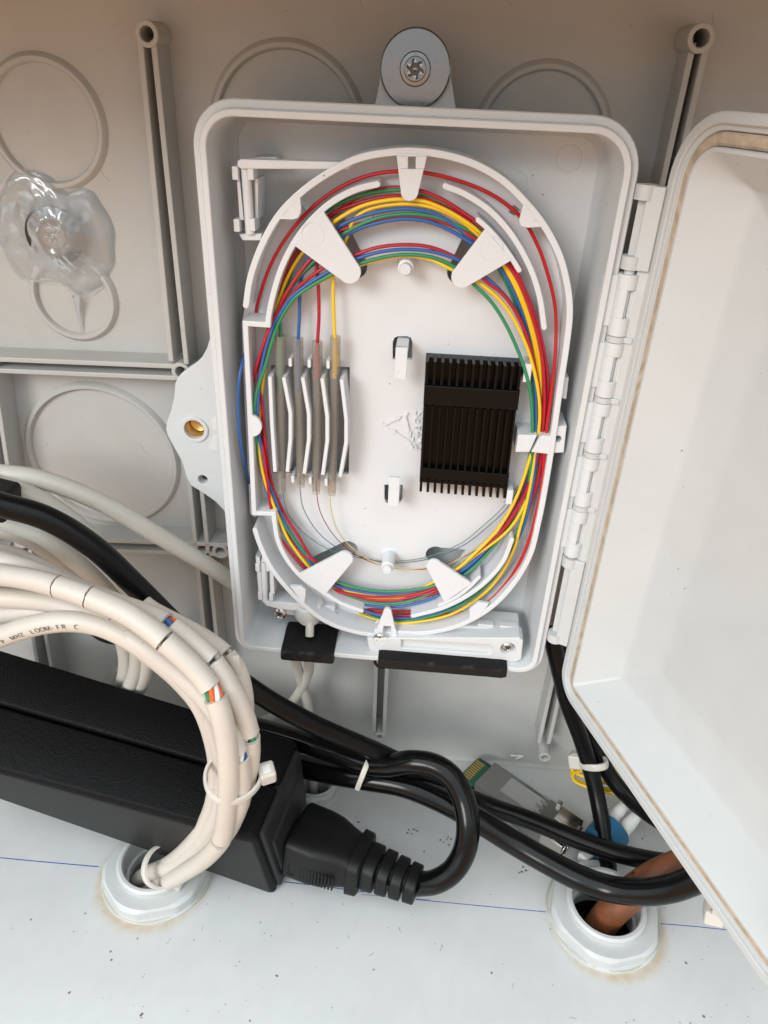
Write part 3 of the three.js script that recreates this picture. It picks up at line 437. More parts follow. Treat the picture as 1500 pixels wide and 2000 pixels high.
  const tp = [[-0.85, 146.90]][0]; mesh('raised_lettering', shift(txt, [tp[0], tp[1], TF]), M.tray, tray);
  const tri = [[-11.21, 153.85], [-5.67, 157.55], [-3.39, 149.20]], ct = [0, 1].map((k) => (tri[0][k] + tri[1][k] + tri[2][k]) / 3);
  for (let k = 0; k < 3; k++) {
    const A = tri[k], B = tri[(k + 1) % 3], L = (f, o = 0) => { const dx = B[0] - A[0], dy = B[1] - A[1], l = Math.hypot(dx, dy); return [A[0] + dx * f - dy / l * o, A[1] + dy * f + dx / l * o]; };
mesh('recycling_arrow', [plate(ribbon(spline2([L(0.0, 0.85), L(0.01, 0.3), L(0.08, 0), L(0.2, 0), L(0.4, 0), L(0.62, 0)]), 0.6, false), TF - 0.05, TF + 0.5, [], 0.05), plate([L(0.6, -0.8), L(0.84, 0), L(0.6, 0.8)], TF - 0.05, TF + 0.5, [], 0.05)], M.tray, tray);
  }
}
// black splice holder block
{
  const q = [[-1.10, 174.87], [23.09, 175.00], [23.74, 137.07], [-0.42, 137.34]], t = thing('splice_holder', 'black ribbed plastic splice holder block clipped into right of the tray', 'splice holder', [(q[0][0] + q[2][0]) / 2, (q[0][1] + q[2][1]) / 2, TF]);
  const P = (u, v) => { const a = [0, 1].map((k) => q[0][k] + (q[1][k] - q[0][k]) * u), b = [0, 1].map((k) => q[3][k] + (q[2][k] - q[3][k]) * u); return [0, 1].map((k) => a[k] + (b[k] - a[k]) * v); };
  const R = (u0, v0, u1, v1) => [P(u0, v0), P(u0, v1), P(u1, v1), P(u1, v0)];
  mesh('base', plate(R(0, 0, 1, 0.93), TF + 0.1, TF + 3.6, [], 0.2), M.blackFin, t);
  mesh('cross_band', plate(R(0, 0.17, 1, 0.31), TF + 3, TF + 6.6, [], 0.3), M.blackFin, t); mesh('cross_band', plate(R(0, 0.81, 1, 0.93), TF + 3, TF + 5.6, [], 0.3), M.blackFin, t);
  const n = 13;
  for (let i = 0; i < n; i++) {
    const u = 0.02 + i / (n - 1) * 0.955, w = 0.03;
    mesh('fin', plate(R(u - w / 2, 0, u + w / 2, 0.16), TF + 2, TF + 7, [], 0.12), M.blackFin, t);
    mesh('fin', plate(R(u - w / 2.6, 0.32, u + w / 2.6, 0.81), TF + 3, TF + 6.4, [], 0.12), M.blackFin, t);
    mesh('tooth', plate(R(u - w / 2, 0.9, u + w / 2, 1.0), TF + 1, TF + 6.2, [], 0.18), M.blackFin, t);
  }
  for (let i = 0; i < 4; i++) { const [x, y] = P(0.14 + i * 0.25, 0.87); mesh('moulding_mark', at(new THREE.TorusGeometry(0.9, 0.08, 6, 20, Math.PI), x, y, TF + 5.6, 0, 0, Math.PI), M.blackFin, t); }
}

// ---------------------------------------------------------------- fibres
const FR = 0.44;
function fibre(name, label, mat, pts, r = FR, group) {
  const c = curveOf(pts); const g = new THREE.TubeGeometry(c, Math.min(900, pts.length * 10), r, 9, false);
  return tag(mesh(name, g, mat), label, 'optical fibre', group);
}
fibre('optical_fibre', 'single red fibre running in the outermost channel round the top of the tray', M.redBright, [[-45.2, 176.4, 19], [-45, 182.3, 22], [-43.2, 187.7, 24], [-40.2, 194.9, 25], [-35.9, 201.9, 25], [-29.7, 208.7, 25], [-23.2, 213.3, 25], [-16.2, 216.2, 25], [-8.8, 217.3, 25], [-1.9, 216.9, 25], [5.8, 215.3, 25], [12.4, 212.8, 25], [18.7, 208.6, 25], [23, 203, 25], [26.5, 196.2, 25], [29.2, 189.1, 25], [30.4, 181.9, 26], [30.9, 175.7, 27], [31.2, 167.8, 27.5], [31.4, 159.6, 28], [32.1, 149.3, 28], [32.6, 140, 28], [32.3, 132.6, 28], [31.7, 124.6, 28], [29.9, 116, 28], [27.2, 107.7, 27], [22.3, 99.9, 27], [17.4, 94.9, 25], [10.5, 92.4, 24.5], [-0.6, 91.4, 23.6], [-10.3, 90.8, 23], [-18.8, 88.8, 20]]);
// four long fibres, each wound round the tray several times and ending in a splice sleeve
fibre('optical_fibre', 'green fibre coiled round the tray, ending in the leftmost splice sleeve', M.green, [
  ...[[-53.6, 128, 16], [-48.5, 122.8, 17], [-45.1, 118.6, 20], [-42.1, 111.1, 20], [-35.3, 101.8, 19], [-25.4, 92.5, 20], [-16, 89.6, 23], [-6.9, 88.6, 25], [4.2, 91.2, 25.5], [15.5, 98.5, 26], [22.6, 107.4, 26], [26.7, 118.3, 26.5], [28.3, 126.6, 27], [29.3, 136.7, 27], [28.8, 148.8, 27.5], [27.4, 160.9, 28.4], [25.5, 169.2, 28.5], [22.6, 176.4, 28.5], [18.1, 184.4, 28.4], [13.6, 190.2, 28.2], [9.2, 193.9, 28], [6.3, 196.3, 28], [3.8, 197.9, 27.8], [-1.1, 199.6, 27.8], [-7.7, 199.9, 27.8], [-14.3, 198.6, 27.8], [-19.7, 196.6, 27.8], [-24.8, 194.4, 28], [-29.5, 191.6, 28], [-33.5, 188.7, 28], [-36.5, 184.7, 28], [-38.8, 180.1, 28], [-41.6, 171.3, 28.3], [-44.6, 162.3, 28.5], [-45.4, 155.6, 28.2], [-45.2, 147.7, 27.4], [-44, 138.1, 27], [-41, 127.7, 27.3], [-36, 118.4, 27.4], [-30, 110, 27], [-24.5, 104.3, 27], [-16.6, 102.2, 27.4], [-7.7, 101.8, 27.5], [1.9, 103.7, 27.5], [7.9, 106.2, 27.5], [14.7, 109.8, 27], [20.5, 116.8, 26], [25.6, 126.3, 25.5], [28.2, 135.5, 25], [29.1, 147.5, 25], [28.3, 159.5, 25], [25.7, 173.4, 25], [21.5, 185.5, 25], [16.2, 195.1, 25.5], [9.1, 204.4, 26.3], [4, 206.8, 27], [-1.2, 208.4, 27.4], [-8.2, 208.7, 27.4], [-15.2, 207.2, 27.4], [-22.6, 203.3, 27], [-25.9, 200.5, 27], [-29.2, 197, 27], [-33.6, 192.3, 27], [-36.5, 187, 27], [-39.5, 180.3, 26.5], [-42.8, 169.2, 26], [-44.5, 159.1, 26], [-45, 149.9, 25.6], [-44.2, 138.2, 25.6], [-41.1, 125.8, 25.6], [-35.4, 115.7, 25.6], [-29.3, 108.2, 26], [-24.9, 100.8, 26], [-16.6, 96.9, 26], [-7.6, 96.2, 26.3], [2.2, 99.4, 26.3], [9.5, 105.2, 26], [16.5, 112.7, 25], [24.8, 124.9, 24.8], [27.4, 135.2, 24.6], [28.8, 148.7, 24.3], [27.6, 162.1, 24.3], [25.9, 173.9, 24.5], [21.3, 187.4, 25], [14.7, 197.4, 25.5], [8.5, 205.2, 26], [3.4, 209.8, 26.5], [-1.5, 212.2, 26.8], [-5.6, 213.3, 27], [-10.2, 213.6, 27], [-17.1, 212.4, 26.6], [-21.7, 210.7, 26.2], [-26.5, 208.1, 25.6], [-30, 204.2, 25], [-33.6, 197.6, 25], [-36.5, 189, 25.2], [-38, 182.7, 25.6], [-38, 178.3, 26], [-38.2, 172.2, 26]]]);
fibre('optical_fibre', 'blue fibre coiled round the tray, ending in second splice sleeve from left', M.blue, [
  ...[[-46.9, 174.4, 26], [-47.9, 169.1, 30.4], [-48.8, 160.9, 31], [-48.9, 152.1, 31], [-48.9, 142.5, 28.5], [-49.2, 126, 18], [-45.7, 118.9, 20], [-42, 111.5, 20], [-33.5, 100.3, 20], [-24.6, 91.1, 20], [-14.9, 90.3, 23], [-6.9, 89.8, 25], [4.2, 91.7, 25.2], [14.7, 98.9, 25.6], [22.2, 108.2, 25.8], [27.5, 120, 26.4], [29.5, 126.6, 26.8], [30.3, 136.9, 27.2], [29.9, 149.6, 27.4], [28.4, 160.6, 27.6], [27.1, 168.9, 27.4], [25.4, 176.1, 27.2], [23, 182.4, 27.2], [19, 189.1, 27.2], [15.1, 193.1, 27.4], [12.3, 195.3, 27.6], [8.6, 197.5, 27.6], [5.1, 199.3, 27.8], [-1.2, 200.9, 28], [-7.8, 201.1, 28], [-14.3, 200, 28], [-19.7, 198, 28], [-25.6, 195, 28], [-30.7, 191.7, 28], [-34.5, 188.6, 28], [-37.5, 184.4, 28], [-39.8, 180.1, 28], [-42.6, 171.2, 28.2], [-44, 162.2, 28.2], [-44.6, 155.6, 28], [-44.3, 147.8, 27.4], [-42.9, 137.4, 27], [-39.7, 126.9, 27.2], [-36.5, 119, 27.3], [-30.8, 109.5, 27], [-24.5, 102.6, 26.8], [-16.6, 100.6, 27], [-7.7, 100.5, 27], [2, 103, 27], [6.4, 105.5, 27], [13.2, 110.4, 27], [19.6, 117.9, 26.4], [24.3, 125.3, 25.5], [27.5, 133.9, 25.2], [29.6, 147.7, 25.2], [29.2, 159.7, 25.2], [27.3, 170.2, 25.4], [24.1, 181.5, 26], [19.7, 190.7, 26.4], [15.3, 197.3, 26.8], [11.3, 200.8, 27], [7.9, 202.9, 27.2], [3.5, 205.2, 27.2], [-2.3, 207.2, 27.2], [-8.1, 207.6, 27.2], [-14.6, 206.3, 27], [-18.8, 204.8, 26.8], [-23.5, 202, 26.6], [-27.8, 197.7, 26.5], [-30.8, 195.1, 26.3], [-34.8, 190.5, 26], [-37.8, 184.1, 26], [-40.4, 178.8, 26], [-43.3, 169.2, 26.2], [-44.9, 159.1, 26], [-45.4, 150.1, 26], [-44.6, 139.1, 26], [-42.4, 128.5, 26], [-38.2, 118.6, 26.3], [-32.3, 109.1, 26.3], [-25.5, 99.9, 26.4], [-16.6, 95.7, 26.5], [-7.5, 95.2, 26.7], [1.5, 97.6, 26.6], [8.3, 101.3, 26], [14.5, 109.6, 25.6], [21.8, 118.4, 25.2], [26.5, 128.6, 25], [29.1, 141.1, 24.8], [29.5, 153.5, 24.6], [28.1, 165.1, 24.6], [25.4, 177.3, 25], [21.3, 188.7, 25.5], [15.9, 197.6, 26], [7.9, 203.4, 26.6], [3, 207, 27.2], [-1.8, 209.2, 27.5], [-8.2, 209.8, 27.6], [-14.6, 208.7, 27.5], [-19.9, 206.9, 27.2], [-23.9, 204.6, 26.8], [-27.5, 201.1, 26.4], [-30.4, 198, 26], [-32.2, 193.7, 26], [-32.9, 188.2, 26], [-33.1, 183.2, 26.2], [-33.4, 178.7, 26.4], [-33.6, 172.7, 26.4]]]);
fibre('optical_fibre', 'dark red fibre coiled round the tray, ending in third splice sleeve from left', M.red, [
  ...[[-18.8, 88.2, 20], [-14.4, 89.5, 23.2], [-9.4, 90.2, 24], [-0.6, 90.8, 24.4], [11.8, 96.1, 25], [20.2, 105.4, 25.3], [26.3, 117.8, 25.8], [29, 125.3, 26.2], [30.7, 135, 26.6], [31.6, 144, 26.9], [31.3, 153.3, 27], [29.5, 163.4, 27.2], [27.3, 171, 27.5], [24.8, 178.2, 27.8], [21.1, 185.9, 27.8], [16.5, 191.7, 27.8], [12.1, 194.7, 27.8], [8.7, 197.2, 27.6], [3.6, 200.1, 27.6], [-1.9, 201.9, 28], [-7.8, 202.1, 28], [-14.3, 201.1, 28], [-18.7, 199.4, 27.8], [-22.7, 197.8, 27.8], [-27, 195.7, 28], [-31.4, 192.3, 27.6], [-35, 188.7, 27.2], [-37.9, 185, 27.4], [-40.2, 180.7, 28], [-43.4, 172.5, 28.2], [-45.9, 163.6, 26.5], [-45.5, 152.9, 25.5], [-43.6, 146.3, 27.5], [-42.8, 137.6, 28], [-41.9, 127.3, 28.2], [-39.7, 118.6, 28.2], [-36.5, 113.5, 28], [-32.9, 108, 27.2], [-26.1, 100.7, 26.6], [-16.6, 98.7, 26.6], [-7.7, 99, 26.6], [1.3, 101.5, 27], [7.2, 104.8, 27], [13.4, 112.7, 27], [19.4, 120.1, 27], [24, 126.4, 27.2], [28.1, 136.8, 27.4], [30.3, 148.7, 27.2], [30.4, 160.7, 27.4], [29.3, 169.1, 27.6], [27.2, 178.4, 27.8], [23.1, 188.6, 27.8], [19.3, 195.4, 27.6], [16.6, 198.6, 27.4], [12.3, 202.2, 27.2], [8.5, 203.9, 27], [4, 206.2, 26.8], [-1.7, 207.8, 26.8], [-8.2, 208, 26.8], [-14.6, 206.9, 26.8], [-23.2, 204, 26.6], [-27.1, 200.7, 27], [-29.8, 197.7, 27.4], [-33.2, 193.4, 27.6], [-36.2, 188.8, 27.8], [-38.6, 184.2, 27.4], [-41.2, 179, 27], [-43.8, 169.4, 26.8], [-43.4, 159.6, 27], [-43.2, 153, 27], [-43, 145.9, 26.6], [-42, 136.3, 26.4], [-39.7, 126.5, 26.6], [-37.2, 118.8, 27], [-33.6, 112.9, 27.2], [-29.5, 110.5, 27.2], [-24.2, 101.5, 26.3], [-16.6, 97.8, 26.2], [-7.6, 97.3, 26.2], [1.3, 100.3, 26.4], [7.6, 103.4, 26.4], [14.1, 113.1, 26], [21.5, 121.4, 26], [26.2, 130.1, 26], [29.6, 141.8, 26], [30.6, 154.2, 26], [30.3, 168.8, 26.6], [28, 178.2, 27.2], [23.9, 188.2, 27.4], [20.3, 194.6, 27.4], [17.5, 199, 27.2], [12.7, 204, 27.2], [9.9, 206.8, 27.4], [5.3, 209.5, 27.5], [0.5, 212, 27.4], [-4.9, 213.7, 27.2], [-9.6, 214.1, 26.6], [-14.9, 213.2, 26.2], [-20.1, 210.9, 26], [-24.8, 207.4, 25.8], [-29.7, 202.8, 25.5], [-33, 199.3, 25.5], [-36.1, 194, 25.4], [-38.2, 187.7, 25.4], [-41.2, 178.4, 25], [-44.1, 166, 25], [-44.2, 152.8, 25], [-42.9, 137.3, 25.4], [-38, 124.8, 26.4], [-34.2, 118.9, 27.6], [-30.3, 110.7, 27], [-23.8, 101.9, 25.8], [-7.7, 97.5, 25.6], [8.2, 101.8, 25.4], [20.4, 117.6, 25], [28.1, 137.9, 25], [30.1, 158.3, 25.4], [28.6, 173.9, 26], [23, 189.1, 26.4], [16.3, 198.3, 26.5], [8.3, 206.4, 26.4], [2.1, 210.5, 26.6], [-3.8, 212.1, 26.8], [-8.4, 212.4, 26.8], [-13, 211.9, 26.8], [-18.9, 210.3, 26.6], [-25.6, 207.2, 26.2], [-28.2, 203.3, 26], [-28.7, 198.1, 26], [-28.3, 190.9, 26], [-28.2, 183.5, 26.2], [-28.5, 178.3, 26.4], [-28.8, 171.6, 26.4]]]);
fibre('optical_fibre', 'yellow fibre coiled round the tray, ending in the rightmost splice sleeve', M.yellow, [
  ...[[-18.8, 87.3, 20], [-14.8, 88.2, 23], [-11, 88.3, 24.4], [-4.7, 88.6, 26], [10.2, 93.1, 26.4], [18.3, 99.8, 26.8], [24.2, 108.5, 27], [27.8, 119.7, 27.4], [28.7, 127.9, 27.6], [29.4, 135.4, 27.6], [29.7, 148.8, 27.4], [29.3, 160.8, 27.8], [28, 167.8, 28], [25, 176.4, 28.2], [20.7, 184.5, 28.2], [16, 190.3, 28], [11.4, 193.7, 27.6], [7.6, 195.7, 27.6], [3.5, 197.1, 27.6], [-1.7, 199, 27], [-7.7, 199.4, 27], [-14.3, 198.1, 27], [-19.8, 196.1, 27], [-24.2, 194.1, 27.2], [-29.9, 191.1, 26.8], [-34.3, 187.8, 26.6], [-37.7, 183, 26.6], [-40.6, 176.6, 26.6], [-42.5, 168.2, 27], [-44.1, 157.9, 26.6], [-44.7, 146.2, 27.4], [-43.6, 137.3, 27.6], [-40.6, 127.3, 28], [-37.6, 118.7, 28], [-35, 113.9, 27.8], [-32, 109, 27.2], [-25.4, 101.3, 26], [-16.7, 99.1, 25.8], [-7.7, 99, 25.8], [0.5, 101.6, 26.2], [5.5, 105.8, 26.8], [12, 111.5, 27.4], [17.3, 118.5, 27.6], [22.4, 126.6, 27.8], [26.2, 136.9, 27.8], [28.4, 149.9, 27.6], [29.3, 160.4, 27], [28.2, 170.8, 26.8], [26.2, 179.3, 26.8], [22.4, 188.5, 26.8], [18.9, 194.8, 27], [16.1, 198.3, 27], [12.3, 202.4, 27.2], [9.6, 205.3, 27.6], [5.5, 208, 28], [0.8, 210.2, 28], [-3.7, 211.6, 28], [-8.7, 211.9, 28], [-14.1, 211.1, 28], [-18.7, 209.6, 27.8], [-24.7, 205.9, 27.4], [-28.9, 201.7, 27], [-32, 198.7, 26.6], [-35.3, 193.6, 26.4], [-37.7, 188, 26.4], [-40.5, 180.1, 26.2], [-43, 169.2, 26], [-44.4, 157.7, 26], [-45, 147.4, 26.8], [-44.1, 138, 26.8], [-41.5, 128.2, 26.8], [-38.1, 119.8, 26.8], [-32.2, 109.4, 26.8], [-24.6, 100.7, 25.8], [-16.7, 98.3, 26], [-7.7, 98.2, 26], [3.6, 101.2, 26], [9.4, 106.2, 26], [14.1, 113.2, 26.6], [25.6, 126.4, 27], [29.3, 136.7, 27], [30, 149.5, 26.6], [29.3, 160.1, 26.2], [27, 174, 26.5], [22.7, 186.6, 26.5], [16.5, 197.2, 26.8], [9.3, 204.6, 27], [3.5, 208.5, 27.2], [-2.5, 210.5, 27.4], [-8.3, 210.8, 27.3], [-16.4, 209.2, 27], [-19.9, 206.7, 26.8], [-20.9, 204.1, 26.6], [-22.1, 201.4, 26.2], [-24.2, 197.2, 26], [-24.7, 191.1, 26], [-24.5, 185, 26.2], [-24.2, 179.3, 26.4], [-23.6, 174.7, 26.4], [-23.4, 171.3, 26.4]]]);
// bare glass fibres that leave the sleeves and run round the bottom of the tray
fibre('bare_fibre', 'hair thin green fibre leaving the leftmost splice sleeve', M.thinGreen, [[-38.9, 138, 26], [-38.9, 132.2, 26], [-38, 125.4, 25], [-34.1, 118.9, 24], [-26.5, 112.9, 23.5], [-17.2, 110.5, 23.4], [-8.3, 110, 23.4], [2.8, 112.5, 23.6], [12.9, 118.8, 24], [18.8, 125.8, 24.5], [23.8, 133, 25], [26.5, 139.4, 25]], 0.13);
fibre('bare_fibre', 'hair thin blue fibre leaving second splice sleeve from left', M.thinBlue, [[-34.1, 138.4, 26], [-33.9, 133.1, 26], [-33.3, 127.9, 25.6], [-29.1, 119.2, 24.6], [-23.4, 113.9, 24], [-14.8, 110.8, 23.8], [-8.3, 109.7, 23.8], [2.8, 112, 24], [13.2, 118, 24.4], [19.6, 125.3, 25], [24.6, 132.5, 25.2], [26.9, 138.6, 25]], 0.13);
fibre('bare_fibre', 'hair thin red fibre leaving third splice sleeve from left', M.thinRed, [[-29, 138.8, 26], [-29.2, 133.5, 26], [-28.3, 126.9, 25.6], [-24.5, 118.8, 24.8], [-18.7, 112.7, 24.3], [-10.9, 108.9, 24], [-1.5, 107.9, 24], [6, 110.1, 24.6], [13.3, 114.2, 25], [20.1, 120.5, 25.4], [24.4, 127.8, 25.4]], 0.13);
fibre('bare_fibre', 'hair thin yellow fibre leaving the rightmost splice sleeve', M.thinYellow, [[-24.7, 139.9, 26], [-25.4, 133.3, 26], [-25, 127.3, 25.8], [-23, 120, 25], [-18.7, 114.2, 24.4], [-12.5, 109.8, 24.2], [-6.2, 108.2, 24.2], [3.1, 108.6, 24.4], [10.4, 112.1, 25], [17.3, 118.8, 25.4], [23.1, 126.9, 25.4]], 0.15);
// splice sleeves
{
  const S = [['green', [[-37.9, 178.4, 26.4], [-38.5, 161.1, 26.2], [-39.2, 132.7, 26]], M.green, 0.33], ['blue', [[-33.5, 178.1, 26.6], [-33.7, 160.1, 26.4], [-33.7, 135.2, 26.2]], M.blue, 0.33], ['red', [[-28.6, 177.5, 26.6], [-28.9, 158.9, 26.4], [-29.4, 133.4, 26.2]], M.red, 0.22], ['yellow', [[-24, 179.1, 26.6], [-24.3, 160.7, 26.4], [-24.9, 133.3, 26.2]], M.yellow, 0.24]];
  const pos = ['leftmost of the four', 'second of the four from the left', 'third of the four from the left', 'rightmost of the four'];
  S.forEach(([cn, p, m, f], i) => {
    const c = curveOf(p), t = thing('splice_sleeve', 'clear heat shrunk splice sleeve over ' + cn + ' fibre, ' + pos[i], 'splice sleeve', p[1], 'splice sleeves in the comb');
    const g = new THREE.TubeGeometry(c, 60, 1.22, 20, false), q = g.attributes.position;
    for (let k = 0; k <= 60; k++) { const u = k / 60, w = 1 + (u < 0.16 ? 0.12 : 0) - (u < 0.24 && u > 0.16 ? -0.1 * (0.24 - u) / 0.08 : 0) - (u > 0.93 ? 0.12 * (u - 0.93) / 0.07 : 0) + 0.03 * noise.noise(u * 9, i, 1), ctr = c.getPointAt(u); for (let j = 0; j <= 20; j++) { const o = k * 21 + j; q.setXYZ(o, ctr.x + (q.getX(o) - ctr.x) * w, ctr.y + (q.getY(o) - ctr.y) * w, ctr.z + (q.getZ(o) - ctr.z) * w); } }
    mesh('shrink_tube', g, M.sleeve, t);
    const rod = part(c, 0.22, 0.9).points.map((v) => [v.x + 0.28, v.y, v.z - 0.25]); mesh('steel_rod', tube(rod, 0.62, 40, 12), M.rod, t);
    mesh('fibre_end', tube(part(c, 0.02, f), 0.66, 20, 12), m, t); mesh('bare_core', tube(part(c, f, 0.99), 0.14, 40, 6), [M.thinGreen, M.thinBlue, M.thinRed, M.thinYellow][i], t);
  });
}

// ---------------------------------------------------------------- cable clamps and seals in the bottom of the box
function crossScrew(parent, x, y, z, R, rot) {
  const head = mesh('screw', at(lathe([[R, 0], [R, 0.35], [R * 0.9, 0.8], [R * 0.6, 1.15], [R * 0.5, 1.2], [0, 0.6]], 36), x, y, z, Math.PI / 2 - 0.1), M.chrome, parent);
  const arm = (a) => at(box(R * 1.25, R * 0.3, 0.5, 0.12), x, y, z + 1.0, 0, 0, a);
  mesh('cross_recess', [arm(rot), arm(rot + Math.PI / 2)], M.darkSteel, head);
  mesh('recess_edge', [at(new THREE.TorusGeometry(R * 0.55, 0.1, 6, 24), x, y, z + 1.16)], M.chrome, head); return head;
}
{
  const t = thing('cable_clamp', 'white screwed clamp bar across the bottom right inside of the open splice box', 'cable clamp', [-1, 80, 14]);
  const f = [[-13.12, 86.17], [-12.53, 81.88], [-10.41, 80.85], [33.26, 81.58], [34.67, 82.78], [34.31, 90.14], [33.09, 91.22], [-3.51, 87.39]];
  const s = [[-9.00, 86.20], [30.11, 86.64]];
  mesh('clamp_bar', plate(f, 25, 31.5, [circ(...s[0], 2.2, 30), circ(...s[1], 2.2, 30), [[-2.53, 86.67], [24.25, 87.45], [25.44, 86.55], [25.36, 84.48], [24.19, 83.73], [-2.37, 83.59]]], 0.35), M.box, t);
  mesh('clamp_pan', [plate([[-12.48, 86.41], [33.91, 89.42], [34.12, 80.74], [-11.80, 79.58]], 25.2, 30.2, [circ(...s[0], 1.3), circ(...s[1], 1.3)], 0.1)], M.box, t);
  for (const q of s) mesh('screw_cup', at(lathe([[2.19, 1.2], [2.05, 0.3], [1.6, -0.3], [1.0, -0.5]], 32), q[0], q[1], 30.4, Math.PI / 2), M.box, t);
  const k0 = f[7][0], k1 = f[5][0], kt = (f[6][1] + f[5][1]) / 2;
  mesh('clamp_block', shift(box(k1 - k0 - 12, 6, 9, 0.6), [(k0 + k1) / 2 + 5.5, kt - 3.2, 22.5]), M.box, t);
  mesh('clamp_lug', [shift(box(5, 0.8, 2.6, 0.3), [k1 - 11.2, kt + 0.1, 25.2]), shift(box(5.6, 0.8, 2.6, 0.3), [k1 - 4, kt + 0.1, 25.2])], M.box, t);
  crossScrew(t, s[0][0], s[0][1], 30.1, 1.85, 0.3); crossScrew(t, s[1][0], s[1][1], 30.1, 1.85, 0.75);
  const u = thing('cable_clamp', 'white round cable clamp with two screws at the bottom left inside the splice box', 'cable clamp', [-24, 84, 20]);
  const w = [[-32.66, 90.08], [-41.67, 87.74], [-24.24, 87.86]];
  mesh('clamp_body', at(lathe([[0, -3], [4.2, -3], [4.5, -2.4], [4.6, 2.6], [4.3, 3], [0, 3]], 40), w[0][0] + 0.2, w[0][1] + 0.6, 24.5, 0.1), M.box, u);
  mesh('clamp_neck', at(lathe([[0, -4.4], [3.2, -4.4], [3.6, -4.0], [3.8, -2.9], [0, -2.9]], 40), w[0][0] + 0.4, w[0][1] + 0.6, 25, 0.1), M.box, u);
  mesh('clamp_foot', shift(box(17, 5, 4, 0.5), [w[0][0] + 0.2, w[0][1] - 0.6, 22.4]), M.box, u);
  crossScrew(u, w[1][0], w[1][1], 24.4, 2.2, 0.5); crossScrew(u, w[2][0], w[2][1], 24.4, 2.1, 0.2);
  // rubber seals folded over the rim
  const xL = [[-39.53, 78.51, 35.00][0], [-22.97, 79.26, 35.00][0]], xR = [[-9.27, 79.70, 35.00][0], [30.35, 80.28, 35.00][0]];
  const seal = (label, x0, x1, back, top) => { // one bent sheet: along the bottom wall, round the rim and down its outside
    const prof = [[back - 3, BY0 + 4.6 + top], [back, BY0 + 5.0 + top * 0.5], [30, BY0 + 4.2], [34.2, BY0 + 3.7], [35.4, BY0 + 3.1], [35.8, BY0 + 1.6], [35.7, BY0 + 0.2], [35, BY0 - 0.15], [33.6, BY0 - 0.3], [30, BY0 - 0.3], [30, BY0 + 1], [34, BY0 + 1.5], [29, BY0 + 2.8], [back - 3, BY0 + 2.8]];
    const n = 26, rings = Array.from({ length: n + 1 }, (_, k) => { const u = k / n, e = Math.min(u, 1 - u) < 0.001 ? 0.12 : 0, x = x0 + (x1 - x0) * u; return prof.map(([z, y], i) => [x, y + 0.1 * noise.noise(x * 0.4, i * 0.35, 3) - (y - BY0 - 2) * e, z + 0.14 * noise.noise(x * 0.35, i * 0.5, 8) - (z - 30) * e * 0.5]); });
    const r2 = rings;
    return tag(mesh('rubber_seal', loft(r2.map((r) => r.slice().reverse()), { cap: true, capStart: true, crease: 0.8 }), M.rubber), label, 'rubber seal');
  };
  seal('black rubber seal with white cable through it on the bottom left rim of the box', xL[0], xL[1], 26, 0.6);
  seal('long black rubber seal strip under the clamp bar along the bottom rim of the box', xR[0], xR[1], 27.5, 0);
  const wrap = [-8.20, 76.29, 33.00]; mesh('seal_lip', at(new THREE.TorusGeometry(2.2, 0.5, 8, 24, Math.PI), wrap[0], wrap[1] + 0.6, 31, 0.2, 0, Math.PI), M.rubber, scene); scene.children[scene.children.length - 1].name = 'rubber_lip';
  tag(scene.children[scene.children.length - 1], 'small black rubber lip drooping under the rim, above the middle wall rib', 'rubber seal');
  tag(mesh('drop_cable', tube([[-31.7, 88.3, 26], [-31.5, 86.6, 28.2], [-31.4, 83.6, 29.5]], 1.35, 20, 14), M.catRear), 'short white cable stub entering the black seal at bottom left of the box', 'cable');
}

